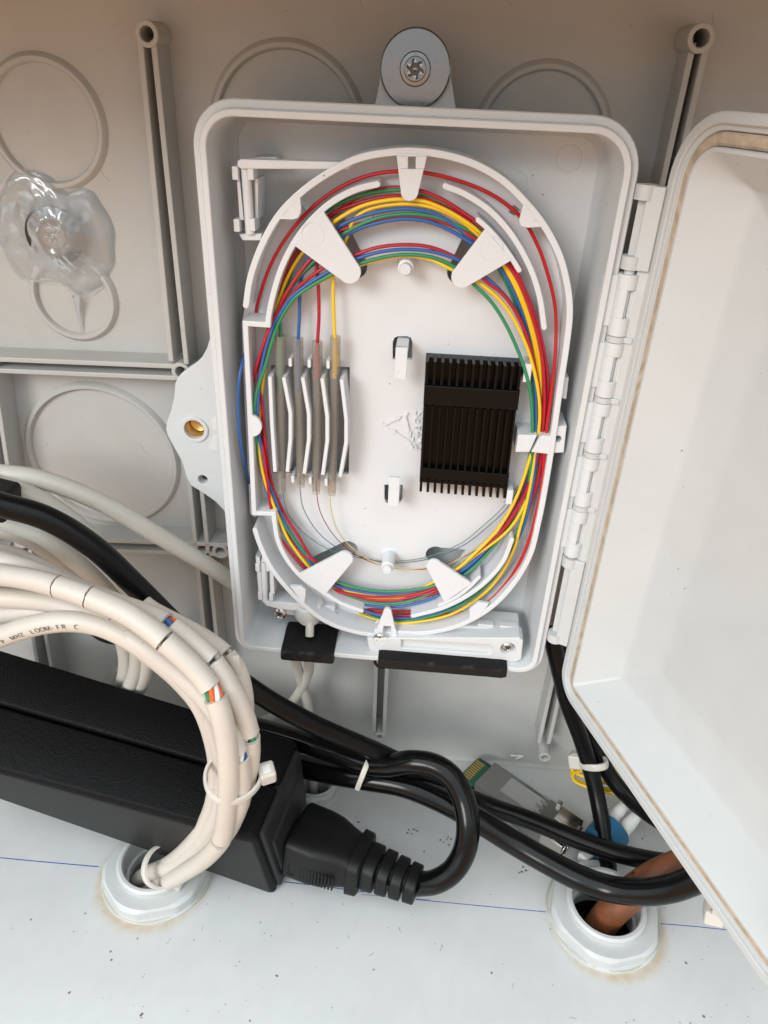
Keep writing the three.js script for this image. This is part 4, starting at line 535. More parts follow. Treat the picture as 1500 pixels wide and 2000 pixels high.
// ---------------------------------------------------------------- power adapter and its plug
{
  const F = { fb: [-36.46, -1.49, 64.00], ft: [-39.96, 40.84, 72.00], bt: [-32.61, 45.98, 38.50], bb: [-32.52, 8.58, 30.00] }, G = { fb: [-144.10, 24.08, 52.00], ft: [-133.28, 47.77, 60.00], bt: [-147.68, 67.36, 26.50], bb: [-158.00, 46.73, 18.00] };
  const t = thing('power_adapter', 'long black power adapter brick lying across the lower left behind the white cable bundle', 'power adapter', [-95, 8, 45]);
  const lerp = (a, b, k) => a.map((v, i) => v + (b[i] - v) * k);
  const warp = (g, u0, u1, v0, v1, w0, w1, grow = 0) => { // unit block -> brick: u along, v up, w from front to back
    const p = g.attributes.position; for (let i = 0; i < p.count; i++) {
      const u = u0 + (u1 - u0) * (p.getX(i) + 0.5), v = v0 + (v1 - v0) * (p.getY(i) + 0.5), w = w0 + (w1 - w0) * (0.5 - p.getZ(i));
      const q = lerp(lerp(lerp(G.fb, F.fb, u), lerp(G.ft, F.ft, u), v), lerp(lerp(G.bb, F.bb, u), lerp(G.bt, F.bt, u), v), w); p.setXYZ(i, ...q); }
    g.computeVertexNormals(); return g; };
  const rb = (l, h, d, r) => { const g = new RoundedBoxGeometry(l, h, d, 4, r); const n = mergeVertices(g.deleteAttribute('normal').deleteAttribute('uv')); n.scale(1 / l, 1 / h, 1 / d); return n; };
  const fin = (g) => toCreasedNormals(g, 0.7);
  mesh('lower_shell', fin(warp(rb(128, 35, 40, 3.3), 0, 0.985, 0, 1, 0, 0.52)), M.psu, t);
  mesh('upper_shell', fin(warp(rb(128, 35, 40, 3.0), 0, 0.985, 0, 1.0, 0.527, 1)), M.psu, t);
  mesh('seam', fin(warp(rb(128, 33, 4, 0.6), 0.01, 0.955, 0.02, 0.955, 0.5, 0.55)), M.void, t);
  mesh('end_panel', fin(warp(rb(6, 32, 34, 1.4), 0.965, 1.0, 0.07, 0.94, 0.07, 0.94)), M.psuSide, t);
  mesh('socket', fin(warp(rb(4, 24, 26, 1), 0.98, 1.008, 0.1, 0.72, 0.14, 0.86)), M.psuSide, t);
  mesh('lit_front_skin', fin(warp(rb(128, 30, 3, 0.9), 0.003, 0.972, 0.05, 0.93, -0.006, 0.06)), M.psuSide, t);  // added skin on the shell: smoother front, lighter as it faces the light
  // plug
  const A = [-32.62, 12.96, 51.00], B = [8.67, 11.96, 63.00], X = V(B).sub(V(A)), len = X.length(), q = quatXY(X.toArray(), [0.08, 0.93, -0.12]);
  const k = framed('power_plug', 'black moulded appliance plug with ribbed strain relief pushed into the power adapter', 'power plug', A, q);
  const el = (x, hy, hz, e = 4, n = 48) => Array.from({ length: n }, (_, i) => { const a = -i / n * 2 * Math.PI, c = Math.cos(a), s = Math.sin(a); return [x, hy * Math.sign(s) * Math.pow(Math.abs(s), 2 / e), hz * Math.sign(c) * Math.pow(Math.abs(c), 2 / e)]; });
  const s = len / 48;
  mesh('plug_body', loft([el(-1, 7.6, 10.2, 6), el(0, 8.2, 10.8, 6), el(9 * s, 8.2, 10.7, 5.5), el(14 * s, 7.9, 10.2, 5), el(19 * s, 6.9, 8.8, 4.5), el(22 * s, 6.4, 8.2, 4), el(23.5 * s, 6.3, 8.1, 4)], { cap: true, capStart: true, crease: 0.35 }), M.black, k);
  mesh('collar', loft([el(23 * s, 6.9, 8.8, 4), el(23.4 * s, 7.7, 9.6, 4), el(27 * s, 7.5, 9.2, 4), el(27.6 * s, 6.8, 8.5, 4)], { cap: true, capStart: true, crease: 0.4 }), M.black, k);
  mesh('relief_core', loft([el(27 * s, 4.2, 4.2, 2), el(48 * s, 3.8, 3.8, 2)], { cap: true, capStart: true }), M.black, k);
  for (let i = 0; i < 4; i++) { const x = (28.4 + i * 5.1) * s, r = 6.4 - i * 0.4; mesh('relief_ring', loft([el(x - (i ? 0 : 1), r - 0.4, r + 0.4, 3), el(x + 0.4, r, r + 0.8, 3), el(x + 3.75 * s, r - 0.1, r + 0.6, 3), el(x + 4.1 * s, r - 0.4, r + 0.3, 3)], { cap: true, capStart: true, crease: 0.5 }), M.black, k); }
  for (let i = 0; i < 4; i++) { const x = (31.5 + i * 5.1) * s; if (i < 3) { mesh('relief_web', shift(box(3, 2.2, 4.5, 0.3), [x + 0.7, (i % 2 ? 1 : -1) * 0.2, (i % 2 ? 3.6 : -3.6)]), M.black, k); } }
  for (let i = 0; i < 11; i++) mesh('grip_rib', shift(box(0.55, 5.6, 0.8, 0.2), [(6.5 + i * 1.25) * s, -2.0, 10.45 - Math.max(0, i - 6) * 0.14]), M.black, k);
  mesh('mould_mark', [shift(box(0.4, 4, 0.5, 0.1), [1.8, -2, 10.75]), shift(box(2.6, 0.4, 0.5, 0.1), [2.4, -4.4, 10.75])], M.black, k);
}
// ---------------------------------------------------------------- black cables
const cable = (name, label, pts, r, mat, group, seg = 18) => tag(mesh(name, tube(pts, r, Math.min(300, pts.length * 14), seg), mat), label, 'cable', group);
cable('black_cable', 'glossy black power cord looping back from the plug to the left behind the adapter', [[7.7, 11.7, 62.6], [13.7, 16.3, 64], [18.9, 21.5, 63], [22, 27.9, 60], [22.4, 35.1, 56], [20.5, 40.6, 51], [16.4, 45.3, 47], [10.7, 47.1, 44.5], [3.6, 46.1, 43], [-3.7, 41.3, 41], [-12.4, 37.6, 38], [-23.3, 37.1, 34], [-34.4, 37.4, 31], [-45.8, 37.2, 28], [-57.5, 36.4, 25], [-71.3, 35.4, 22]], 3.75, M.cord);
cable('black_cable', 'thick glossy black cord sweeping right over the right hand gland', [[-56.3, 20.5, 26], [-40.6, 23.4, 29], [-25.3, 25.3, 33], [-12.3, 28.8, 37], [1.8, 30.7, 40], [14.1, 28.9, 43], [26.2, 26, 47], [38.2, 21.9, 51], [49.5, 20.2, 56], [58.9, 19.4, 60], [67.9, 19.9, 63], [75.8, 24.2, 66], [83.1, 30.4, 68], [89.7, 38.8, 69], [97.4, 47.8, 69], [123.4, 65.1, 64]], 4.0, M.cord);
cable('black_cable', 'long matt black cable running from the left edge down behind the cord loop', [[-133.9, 140.4, 58], [-109.4, 143.9, 58], [-102.9, 141.4, 57], [-93.1, 137.1, 55], [-83.6, 128.3, 53], [-74.7, 114.7, 51], [-65.1, 99.2, 49], [-55, 84.6, 47], [-42.4, 70.8, 45], [-27.2, 57.5, 42], [-7.4, 43.2, 38], [3.1, 36.2, 37], [14.1, 27, 35], [31.5, 14, 31.7], [47.4, 13.5, 36.3], [62.6, 13.5, 42], [73.9, 14, 45.8], [88.3, 15, 48.7], [105.4, 18, 50], [139.9, 24, 48.6]], 3.15, M.cordWavy);
cable('black_cable', 'thin black cable dropping from behind the lid hinge straight into the right hand gland', [[46.8, 77.9, 10], [50.6, 66.5, 12], [56.8, 48.9, 13], [63.9, 33.8, 16], [69.3, 21.3, 22], [72.3, 12.5, 30], [73.6, 6.7, 40], [73.7, 3, 49], [74.4, -3.6, 54], [76.6, -14, 53]], 2.9, M.cordWavy);
cable('black_cable', 'second thin black cable behind the lid edge, bending away to the right', [[57.5, 51.5, 8], [65.3, 35.1, 11], [71, 26.3, 14], [77.1, 18.7, 19], [84.6, 13.4, 24], [94.7, 8.7, 28], [111.2, 3.7, 32]], 2.9, M.cordWavy);
{ const p = [-104.73, 138.01, 56.00]; tag(mesh('cable_plug', at(box(9, 8, 10, 1.5), p[0] - 3.6, p[1] + 0.4, p[2] - 6, 0, 0, -0.2), M.black), 'blocky black connector end at the left edge under the black cable', 'connector'); }
tag(mesh('brown_tube', tube([[67.4, -12, 62.1], [70, 0, 61.8], [73.3, 10, 61.4], [80.5, 20, 59.5], [90.1, 26, 56.9], [104.5, 30, 52.8], [133.2, 34, 49]], 4.9, 80, 28), M.brown), 'brown plastic tube rising out of the right hand gland under the black cord', 'tube');

// ---------------------------------------------------------------- white network cables
const WIRE = { o: M.orange, g: M.green, b: M.blue, w: M.wireWhite, k: M.dark, n: M.brown };
function netCable(label, pts, r, cuts = [], mat = M.cat, group, print) {
  const c = curveOf(pts), t = thing('network_cable', label, 'network cable', pts[Math.floor(pts.length / 2)], group);
  const len = c.getLength(), cs = cuts.map(([p, gap, cols]) => [nearest(c, p), gap / len, cols]).sort((a, b) => a[0] - b[0]);
  let t0 = 0; const jacket = (a, b, e0, e1) => {
    const cv = part(c, a, b), n = Math.max(12, Math.round((b - a) * 160)), g = new THREE.TubeGeometry(cv, n, r, 20, false), p = g.attributes.position, ph = (a * 37) % 6;
    for (let k = 0; k <= n; k++) { const u = k / n, ctr = cv.getPointAt(u), d = u * (b - a) * len, e = (b - a) * len - d; let f = 1 + 0.014 * noise.noise((a * len + d) * 0.25, r * 7 + pts[0][1], 1); if (e0 && d < 0.5) f += 0.02; if (e1 && e < 0.5) f += 0.035;
      const tg = cv.getTangentAt(u); const sl = (e0 && k === 0 ? 1 : 0) - (e1 && k === n ? 1 : 0);
      for (let j = 0; j <= 20; j++) { const o = k * 21 + j, w = sl ? 0.28 * noise.noise(j % 20 * 0.7, ph, 2) + 0.12 : 0; p.setXYZ(o, ctr.x + (p.getX(o) - ctr.x) * f + tg.x * w * sl, ctr.y + (p.getY(o) - ctr.y) * f + tg.y * w * sl, ctr.z + (p.getZ(o) - ctr.z) * f + tg.z * w * sl); } }
    g.computeVertexNormals(); { const N = g.attributes.normal; for (let k = 0; k <= n; k++) { const A = k * 21, B = A + 20, v = new THREE.Vector3(N.getX(A) + N.getX(B), N.getY(A) + N.getY(B), N.getZ(A) + N.getZ(B)).normalize(); N.setXYZ(A, v.x, v.y, v.z); N.setXYZ(B, v.x, v.y, v.z); } }
    const ends = []; for (const [u, s] of [[0, -1], [1, 1]]) { const q = cv.getPointAt(u), d = cv.getTangentAt(u).multiplyScalar(s), ring = new THREE.RingGeometry(r * 0.8, r * 1.03, 20); ring.applyQuaternion(new THREE.Quaternion().setFromUnitVectors(new THREE.Vector3(0, 0, 1), d)); ring.translate(q.x - d.x * 0.06, q.y - d.y * 0.06, q.z - d.z * 0.06); ends.push(ring); }
    ends.push(new THREE.TubeGeometry(part(c, a, b), n, r * 0.8, 14, false));
    mesh('jacket', [g, ...ends], mat, t);
  };
  for (const [u, gap, cols] of cs) {
    const a = u - gap / 2, b = u + gap / 2; jacket(t0, a, t0 > 0, true); t0 = b;
    const ext = 4 / len, m = cols.length; // twisted pairs showing in the cut
    for (let i = 0; i < m; i++) { const A = Math.max(0, a - ext), B = Math.min(1, b + ext), Q = []; const fr = c.computeFrenetFrames(200, false);
      for (let s = 0; s <= 24; s++) { const v = A + (B - A) * s / 24, ct = c.getPointAt(v), k = Math.round(v * 200), an = i / m * 2 * Math.PI + (v - a) * len * 0.22 + 0.4, rr = r * 0.52; Q.push([ct.x + rr * (Math.cos(an) * fr.normals[k].x + Math.sin(an) * fr.binormals[k].x), ct.y + rr * (Math.cos(an) * fr.normals[k].y + Math.sin(an) * fr.binormals[k].y), ct.z + rr * (Math.cos(an) * fr.normals[k].z + Math.sin(an) * fr.binormals[k].z)]); }
      mesh('wire', tube(Q, r * 0.26, 40, 8, false), WIRE[cols[i]], t); }
  }
  jacket(t0, 1, t0 > 0, false);
  return { t, c };
}
const CR = 2.8;
netCable('front white network cable of the cut bundle, its slit showing green and orange wires', [[-139.9, 117.9, 60], [-114, 122, 60], [-104.4, 123.6, 62], [-95.2, 124.4, 64], [-87.1, 124.4, 66], [-78, 123.3, 68], [-68.6, 120.8, 70], [-59.3, 116.2, 73], [-52.3, 110.6, 75], [-47.4, 105.1, 77], [-44.9, 99.1, 79], [-43.9, 90.4, 80], [-43.9, 78.3, 81], [-45.7, 64.5, 80], [-48.9, 48.7, 78], [-55.1, 35.1, 75], [-64, 20.6, 71], [-73.4, 7, 67], [-81.9, -3.9, 63], [-87.2, -18, 57]], CR, [[[-87.06, 124.41, 66.00], 0.05, 'w'], [[-78.22, 123.48, 68.00], 0.04, 'w'], [[-59.07, 115.95, 73.00], 0.22, 'ww'], [[-46.91, 104.67, 77.00], 3.0, 'owogwgw'], [[-48.90, 48.71, 78.00], 1.5, 'wnwow']]);
netCable('upper white network cable of the cut bundle, nicked where blue and red wires peep out', [[-141.9, 120.3, 56], [-115.7, 124.3, 56], [-107, 124.1, 57], [-98.7, 122.5, 58], [-86.1, 119.4, 60], [-74.4, 117.9, 63], [-65.9, 116.7, 65], [-59.5, 115.4, 67], [-53.6, 112.1, 69], [-48.2, 108.2, 71], [-44, 102, 73], [-40.9, 94.4, 74], [-39.7, 87.5, 74.5], [-39.9, 79.5, 75], [-41.8, 69.1, 75], [-44.9, 56.9, 75], [-49.9, 43.2, 73], [-58.8, 27.7, 70], [-70.7, 11.4, 66], [-80.4, -0.4, 63], [-86.8, -18, 56.4]], CR, [[[-59.98, 115.69, 67.00], 1.6, 'obwbw'], [[-48.65, 108.86, 71.00], 0.4, 'ww'], [[-39.74, 87.47, 74.50], 1.5, 'wgwwg'], [[-43.21, 60.66, 76.00], 0.8, 'wnw']]);
netCable('white network cable of the bundle, cut just above the tie, showing blue and orange wires', [[-144.2, 108.9, 58], [-117.4, 113.2, 58], [-108.3, 113.8, 59], [-98, 114.6, 60], [-87.4, 114.9, 62], [-77, 113, 65], [-67.1, 109.1, 68], [-58.5, 103.6, 70], [-50.8, 98.5, 73], [-45.2, 92.3, 76], [-42.2, 86.2, 78], [-41.5, 77.5, 78.5], [-42.6, 66.5, 78], [-47.3, 51, 75], [-57.7, 30.4, 70], [-69.5, 14.8, 66], [-80.2, 0.9, 62], [-88.4, -18, 56.1]], CR, [[[-76.33, 112.37, 65.00], 0.12, 'w'], [[-41.88, 84.48, 78.00], 1.7, 'bwobn'], [[-42.12, 70.37, 78.50], 0.6, 'wnw']]);
netCable('white network cable lower in the bundle, passing above the printed one', [[-148, 99.7, 57], [-120.3, 104.3, 57], [-110.4, 107.4, 58], [-98.8, 110.8, 60], [-86.6, 111.9, 62], [-77.1, 110.8, 64], [-67, 105.1, 66], [-58.1, 99.5, 69], [-51.6, 90.9, 71], [-48.7, 79.9, 71.5], [-48.5, 67.1, 71], [-51.3, 51.2, 70], [-57.2, 35.5, 69], [-68.5, 16.6, 66], [-80.9, 3.5, 63], [-90.9, -18, 55.4]], CR, []);
const printed = netCable('lowest white network cable of the bundle, with black printing on its jacket', [[-142.4, 97.6, 66], [-115.6, 102.2, 66], [-106.3, 106.4, 66], [-99.4, 109.8, 66], [-92.8, 112.3, 66], [-85.8, 113.7, 66], [-79.2, 113.2, 66], [-71.9, 111, 67], [-64.6, 106.8, 68.5], [-57.8, 101.4, 70], [-52.7, 93, 71], [-50.5, 81.5, 71], [-50.7, 67.1, 70], [-53.8, 50, 69], [-61.1, 31.1, 67], [-73, 11.8, 64], [-83.8, 0.3, 62], [-92, -18, 55.5]], CR, []);
{ // printing laid on the jacket
  const font = await new FontLoader().loadAsync('fonts/droid/droid_sans_regular.typeface.json'), c = printed.c, len = c.getLength(), geos = [];
  const s0 = nearest(c, [-105.54, 106.61, 66.00]) * len; let s = s0; const side = new THREE.Vector3(-0.35, 0, 0);
  for (const ch of 'IP MHZ LOOM-FR C') {
    if (ch !== ' ') {
      const g = new TextGeometry(ch, { font, size: 1.45, depth: 0.02, curveSegments: 3, bevelEnabled: false }), u = s / len, p = c.getPointAt(u), T = c.getTangentAt(u), view = new THREE.Vector3(0, 235.5, 205).sub(p).normalize();
      const N = view.clone().sub(T.clone().multiplyScalar(view.dot(T))).normalize(), U = N.clone().cross(T), D = N.clone().multiplyScalar(Math.cos(0.75)).add(U.clone().multiplyScalar(-Math.sin(0.75))), U2 = D.clone().cross(T);
      g.applyMatrix4(new THREE.Matrix4().makeBasis(T, U2, D)); g.translate(p.x + D.x * CR * 1.004, p.y + D.y * CR * 1.004, p.z + D.z * CR * 1.004); geos.push(g);
    }
    s += ch === ' ' ? 1.7 : ch === 'M' ? 1.8 : 1.42;
  }
  mesh('jacket_print', geos, M.print, printed.t);
}
netCable('white cable at the right of the bundle with peeled jacket beside the box corner', [[-70.6, 113.3, 57], [-67.7, 112, 58], [-60.4, 109.9, 60], [-53.2, 107.5, 62], [-47.5, 104.6, 64], [-44.2, 101.5, 66], [-42.6, 94.9, 67.5], [-42.8, 85.1, 68], [-43.9, 73, 68], [-46.6, 58.9, 69], [-51.2, 44.6, 69]], CR * 0.97, [[[-47.35, 104.42, 64.00], 0.8, 'wnw']], M.cat);
netCable('white network cable lying deepest in the bundle, highest at the left edge', [[-146.7, 118.3, 50], [-119.7, 122.4, 50], [-110.7, 122.2, 51], [-103.5, 120.6, 52], [-94.7, 117.8, 54], [-84.1, 115.2, 57], [-73.6, 113.2, 60], [-65, 111.1, 62], [-57.3, 107.4, 64], [-50.8, 103.4, 67], [-46.5, 95.5, 68], [-44.2, 86, 69], [-43.8, 75.3, 70], [-45.2, 62.5, 70], [-48.5, 48.6, 70], [-54.1, 35.9, 70], [-64.5, 19.8, 67], [-75.5, 5.2, 63], [-81.8, -6.3, 60], [-85.9, -18, 56.9]], CR, [[[-46.30, 98.78, 70.00], 0.4, 'ww']]);
const RG = 'white cables hung behind the black cable at the left';
netCable('topmost white cable at the left, sloping right to vanish behind the splice box', [[-147.5, 137.1, 40], [-120.7, 140.7, 40], [-112.4, 140.3, 40], [-104.6, 139.3, 39], [-96.4, 135.6, 37], [-87.2, 128.9, 34], [-76.8, 118.4, 30], [-67.2, 107.2, 25], [-58.6, 95.2, 19], [-49.1, 80.8, 12]], 2.6, [], M.catRear);
netCable('rear white cable just under the topmost, curving steeply down behind the black cable', [[-144.6, 137.5, 44], [-118.3, 141.2, 44], [-110.5, 139, 44], [-103.3, 136, 43], [-96.5, 130.5, 42], [-90.3, 121.5, 40], [-86.3, 110.4, 38], [-83.2, 98, 36], [-82.1, 84.6, 34], [-84.7, 68.9, 31], [-91.1, 52.8, 28], [-100.8, 37.6, 25]], 2.65, [], M.catRear);
netCable('rear white cable emerging below the black cable at the left edge', [[-118.6, 127.7, 42], [-111.2, 125.5, 42], [-104.4, 122, 41], [-98.1, 113.6, 39], [-92.4, 103.6, 37], [-87.9, 91.9, 35], [-86.5, 79.1, 33], [-88.5, 66.3, 31], [-93.8, 53.4, 29], [-102.1, 38.4, 26]], 2.6, [], M.catRear);
netCable('innermost rear white cable with a dark slit, just below the others at the left', [[-123.9, 119.9, 36], [-113.7, 118.1, 36], [-107.1, 112.2, 35], [-101.5, 101.7, 33], [-96.3, 89.9, 31], [-93.3, 77.1, 29], [-94.1, 64.3, 27], [-98.7, 50.2, 25], [-108.7, 34.6, 23]], 2.5, [], M.catRear);
netCable('rear white cable crossing low from behind the adapter up to the right bunch', [[-124.2, 22, 10], [-112, 36.1, 12], [-101, 50.2, 15], [-92.3, 64.5, 18], [-88.3, 75.6, 20]], 2.2, [], M.catRear);
netCable('thin white cable hanging below the box and looping to the left over the other', [[-33.3, 71.5, 24], [-33.4, 62.2, 20], [-35.9, 50.1, 15], [-40.6, 37.8, 12], [-47.1, 27.1, 10], [-55.5, 21, 9], [-64.9, 17.4, 8]], 1.75, [], M.catRear);
netCable('thin white cable hanging below the box straight down into the small rear gland', [[-37.6, 71.1, 24], [-37.9, 60.8, 19], [-37.2, 47.8, 14], [-35.7, 35.8, 12], [-34.6, 23.7, 13], [-33.4, 11.9, 16], [-32.5, 2.4, 20], [-32.9, -10, 17.3]], 1.75, [], M.catRear);
tag(mesh('jacket_flap', loft(Array.from({ length: 13 }, (_, i) => { const u = i / 12, A = [-46.14, 108.26, 67.00], B = [-43.75, 96.83, 69.00]; return Array.from({ length: 9 }, (_, j) => { const a = (j / 8 - 0.5) * 1.7, r = 3.0 * (1 - 0.5 * u); return [A[0] + (B[0] - A[0]) * u + 1.2 + r * Math.sin(a) * 0.9, A[1] + (B[1] - A[1]) * u, A[2] + (B[2] - A[2]) * u + r * Math.cos(a) * 0.8 - 1.2]; }); }), { closed: false, crease: 1.2 }), M.cat), 'peeled flap of white jacket curling off the bundle beside the box corner', 'cable jacket');

// ---------------------------------------------------------------- cable ties
function tie(label, ctr, axis, rx, ry, up, headAt, headTurn, w = 2.4, hs = [4.4, 4.6, 5.2]) {
  const Z = V(axis).normalize(), X = V(up).sub(Z.clone().multiplyScalar(V(up).dot(Z))).normalize(), Y = Z.clone().cross(X);
  const q = new THREE.Quaternion().setFromRotationMatrix(new THREE.Matrix4().makeBasis(X, Y, Z)), t = framed('cable_tie', label, 'cable tie', ctr, q);
  const P = (k, z) => Array.from({ length: 64 }, (_, i) => { const a = i / 64 * 2 * Math.PI, e = 1 + 0.03 * Math.sin(3 * a + rx); return [(rx + k) * e * Math.cos(a), (ry + k) * e * Math.sin(a), z]; });
  mesh('strap', loft([P(0, -w / 2), P(0.75, -w / 2), P(0.9, -w / 4), P(0.9, w / 4), P(0.75, w / 2), P(0, w / 2), P(0, -w / 2)], { crease: 0.6 }), M.tie, t);
  if (headAt !== undefined) {
    const a = headAt, hx = (rx + 2.2) * Math.cos(a), hy = (ry + 2.2) * Math.sin(a);
    const head = mesh('tie_head', at(box(...hs, 0.8, 3), hx, hy, 0.2, 0, 0, a + headTurn), M.tie, t);
    mesh('head_window', at(box(hs[0] * 0.5, hs[1] * 0.5, 0.3, 0.1), hx, hy, 0.2 + hs[2] / 2, 0, 0, a + headTurn), M.trayEdge, head);
  }
  return t;
}
{
  const c1 = [-44.70, 72.46, 76.00]; tie('cream cable tie with a square head round the middle of the cut white bundle', c1, [0.05, 0.93, 0.25], 7.0, 6.4, [1, 0, 0], 0.25, 0.2);
  const c2 = [-75.54, 12.03, 65.50]; tie('cream cable tie round the white bundle where it leaves the left gland', c2, [0.62, 0.55, 0.3], 5.8, 5.0, [0.4, -0.6, 0.7], 0.7, 0.1, 2.4, [4, 4.2, 4.4]);
  const c3 = [-12.14, 33.35, 38.00]; const t3 = tie('narrow clear white tie with ribbed strap holding the two black cords together', c3, [0.95, -0.22, 0.2], 7.6, 5.2, [0.1, 0.9, 0.4], undefined, 0, 1.7);
  for (let k = 0; k < 20; k++) { const a = -0.2 + k / 26 * 3.6; mesh('ridge', at(box(0.18, 0.45, 1.5, 0.05), 8.5 * Math.cos(a), 6.1 * Math.sin(a), 0, 0, 0, a), M.tie, t3); }
  const c4 = [69.34, 25.92, 19.00]; tie('white cable tie head on the thin black cable beside the lid edge', c4, [-0.2, 0.9, -0.4], 4.3, 3.4, [1, 0.2, 0.1], 2.75, 0.1, 2.4, [5, 5.2, 5.4]);
  const c5 = [95.90, 30.77, 69.00]; tie('white cable tie half hidden by the lower edge of the open lid', c5, [0.9, 0.1, 0.2], 4.4, 4.4, [0, -0.9, 0.3], 0.1, 0.1, 2.4, [5.5, 5.5, 5.6]);
}

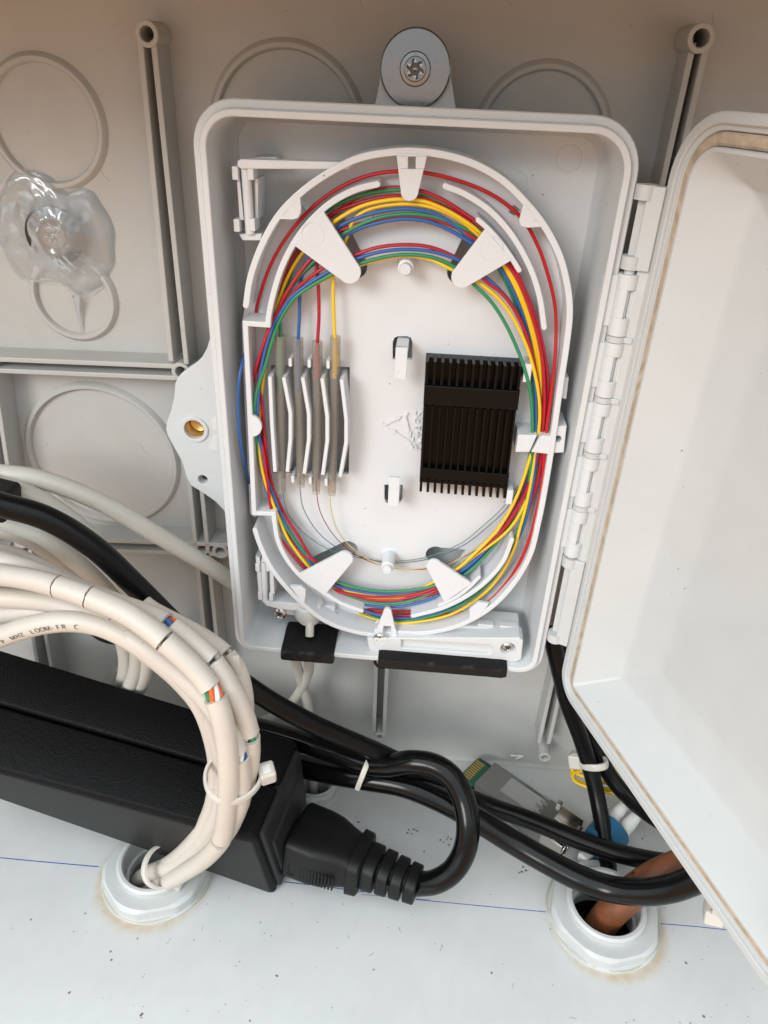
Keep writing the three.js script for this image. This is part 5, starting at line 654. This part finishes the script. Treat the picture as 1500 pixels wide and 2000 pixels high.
// ---------------------------------------------------------------- small transceiver, blue connector and yellow patch lead at the foot of the wall
{
  const A = [26.78, 4.00, 8.30], B = [61.89, 4.00, 35.75], X = V(B).sub(V(A)); X.y = 0; const L = X.length(), q = quatXY(X.toArray(), [0, 1, 0]);
  const t = framed('transceiver', 'silver optical transceiver module lying on the floor behind the black cords', 'transceiver', [A[0], 0.3, A[2]], q);
  const body = new THREE.Shape([[0, -6.6], [L - 14, -6.6], [L - 14, 6.6], [0, 6.6]].map(V2)), B2 = (g) => { g.rotateX(-Math.PI / 2); return g; };
  mesh('case', shift(box(L - 20, 8.2, 13.4, 0.5, 3), [(L - 20) / 2 + 7, 4.2, 0]), M.sfp, t);
  mesh('case_end', [shift(box(8, 0.6, 13.2, 0.2), [4, 0.7, 0]), shift(box(8, 5, 0.6, 0.2), [4, 3, -6.5]), shift(box(8, 3, 0.6, 0.2), [4, 2, 6.5])], M.sfp, t);
  const pcb = mesh('circuit_board', shift(box(9, 1, 11.6, 0.1), [4.2, 4.6, 0]), M.pcb, t);
  for (let i = 0; i < 9; i++) mesh('contact', shift(box(3.6, 0.12, 0.62, 0.03), [2.0, 5.16, -4.6 + i * 1.12]), M.gold, pcb);
  mesh('case_label', shift(box(16, 0.1, 8, 0.04), [24, 8.32, -1]), std(0.36, 0.355, 0.34, 0.5, { map: mottle }), t);
  mesh('nose', shift(box(6, 8.6, 13.8, 0.4), [L - 10.5, 4.3, 0]), M.sfp, t);
  for (const z of [-4.2, 4.2]) { mesh('port', [shift(box(8.5, 0.5, 6.2, 0.2), [L - 3.6, 8.2, z]), shift(box(8.5, 6.4, 0.5, 0.2), [L - 3.6, 5, z - 3.1]), shift(box(8.5, 6.4, 0.5, 0.2), [L - 3.6, 5, z + 3.1]), shift(box(8.5, 0.5, 6.2, 0.2), [L - 3.6, 1.6, z])], M.chrome, t); mesh('bail_frame', at(new THREE.TorusGeometry(3.2, 0.4, 8, 4), L + 0.8, 4.9, z, 0, Math.PI / 2, 0), M.chrome, t); }
  for (let i = 0; i < 6; i++) mesh('spring_finger', shift(box(2.8, 0.25, 0.8, 0.05), [L - 13.6 - (i % 2) * 0.3, 8.75, 6.2 - i * 2.45]), M.chrome, t);
  mesh('latch_tab', shift(box(1.8, 2.4, 2.4, 0.3), [L - 9, 9, -6.6]), M.chrome, t);
  mesh('case_slot', shift(box(3, 0.15, 1.6, 0.05), [26, 8.3, 5]), M.darkSteel, t);
  // blue duplex connector
  const C = [75.56, 5.00, 32.96], D = [88.01, 9.00, 20.89], X2 = V(D).sub(V(C)), q2 = quatXY(X2.toArray(), [0, 1, 0.1]);
  const k = framed('fibre_connector', 'blue plastic duplex fibre connector with two white boots beside the right gland', 'fibre connector', C, q2);
  mesh('connector_body', at(lathe([[0, -6], [5.4, -6], [6.4, -5.2], [6.8, -2], [6.9, 1.5], [6.4, 4], [4.8, 5], [0, 5]], 10), 0, 0, 0, 0, 0, -Math.PI / 2), M.capBlue, k);
  mesh('connector_clip', shift(box(7, 2, 5, 0.4), [-6, 3.4, 3.5]), M.capBlue, k);
  mesh('front_ring', at(lathe([[0, -9.5], [5, -9.5], [5.5, -9], [5.6, -6], [0, -6]], 12), -0.5, -0.4, 0.5, 0, 0, -Math.PI / 2), M.capBlue, k);
  for (const z of [-2.6, 2.8]) mesh('boot', at(lathe([[0, 4], [2.5, 4], [2.45, 9], [1.9, 14], [1.6, 20], [0, 20]], 24), 0, 0.5, z, 0, 0, -Math.PI / 2), M.boot, k);
  const e = [67.28, 3.00, 40.51]; tag(mesh('dust_cap', at(box(5.5, 4, 4, 1), e[0], e[1], e[2], 0, 0.7, 0), M.boot), 'small white dust cap on the floor at the end of the transceiver', 'dust cap');
}
{
  const P = (k, dz) => [[97.7, 12, 20.4], [86.9, 12, 18.6], [77, 11, 17.6], [70, 10, 15.4], [65.6, 10, 12.9], [65.1, 11, 10.9], [68.7, 12, 9.2], [74.3, 13, 8.9], [81, 13, 9.6], [89.8, 13, 12.9]].map(([x, y, z], i) => [x + 0.5 * k * Math.cos(i), y + k * 1.3, z + dz + 0.4 * k * Math.sin(i * 1.3)]);
  tag(mesh('patch_lead', [tube(P(0, 0), 0.62, 120, 10), tube(P(1.3, -1.6), 0.62, 120, 10), tube(P(0.5, 1.8), 0.62, 120, 10)], M.patch), 'small coil of yellow fibre patch lead peeping out behind the thin black cables', 'patch lead');
}
// scraps on the floor and the sill
{
  const p = [45.71, 1.00, -2.69]; tag(mesh('plastic_sliver', [at(box(5.2, 0.5, 0.7, 0.1), p[0], 6.0, 1.1, 0, 0.1, -0.05), at(box(3, 0.4, 0.5, 0.1), p[0] + 1, 5, 1.1, 0, 0, 0.6)], M.crumbWhite), 'thin white sliver of plastic against the wall behind the transceiver', 'plastic scrap');
  const g = [], spots = [[65.4, 0.3, 60.7], [-23.1, 0.3, 71.3], [19, 0.3, 36.2], [38.4, 0.3, 35.2], [-10.9, 0.3, 35.1], [94.8, 0.3, 87.8], [-38, 0.3, 101.6], [-92.4, 0.3, 99.3], [-114, 0.3, 79.6], [10.5, 0.3, 42.6], [89.9, 0.3, 29.2], [-13.9, 0.3, 33.3], [32.5, 0.3, 81.6], [-32.8, 0.3, 88.8], [93.7, 0.3, 72.6], [16.2, 0.3, 37.5], [24.5, 0.3, 38.7]];
  for (const s of spots) { const r = 0.18 + 0.2 * rnd(), h = new THREE.IcosahedronGeometry(r, 0); h.scale(1, 0.5, 1 + rnd()); h.rotateY(rnd() * 6); h.translate(s[0], r * 0.4, s[2]); g.push(h); }
  tag(mesh('dirt_crumbs', g, M.crumb), 'dark crumbs of dirt scattered over the cabinet floor', 'dirt', null, 'stuff');
}

renderer.render(scene, camera);
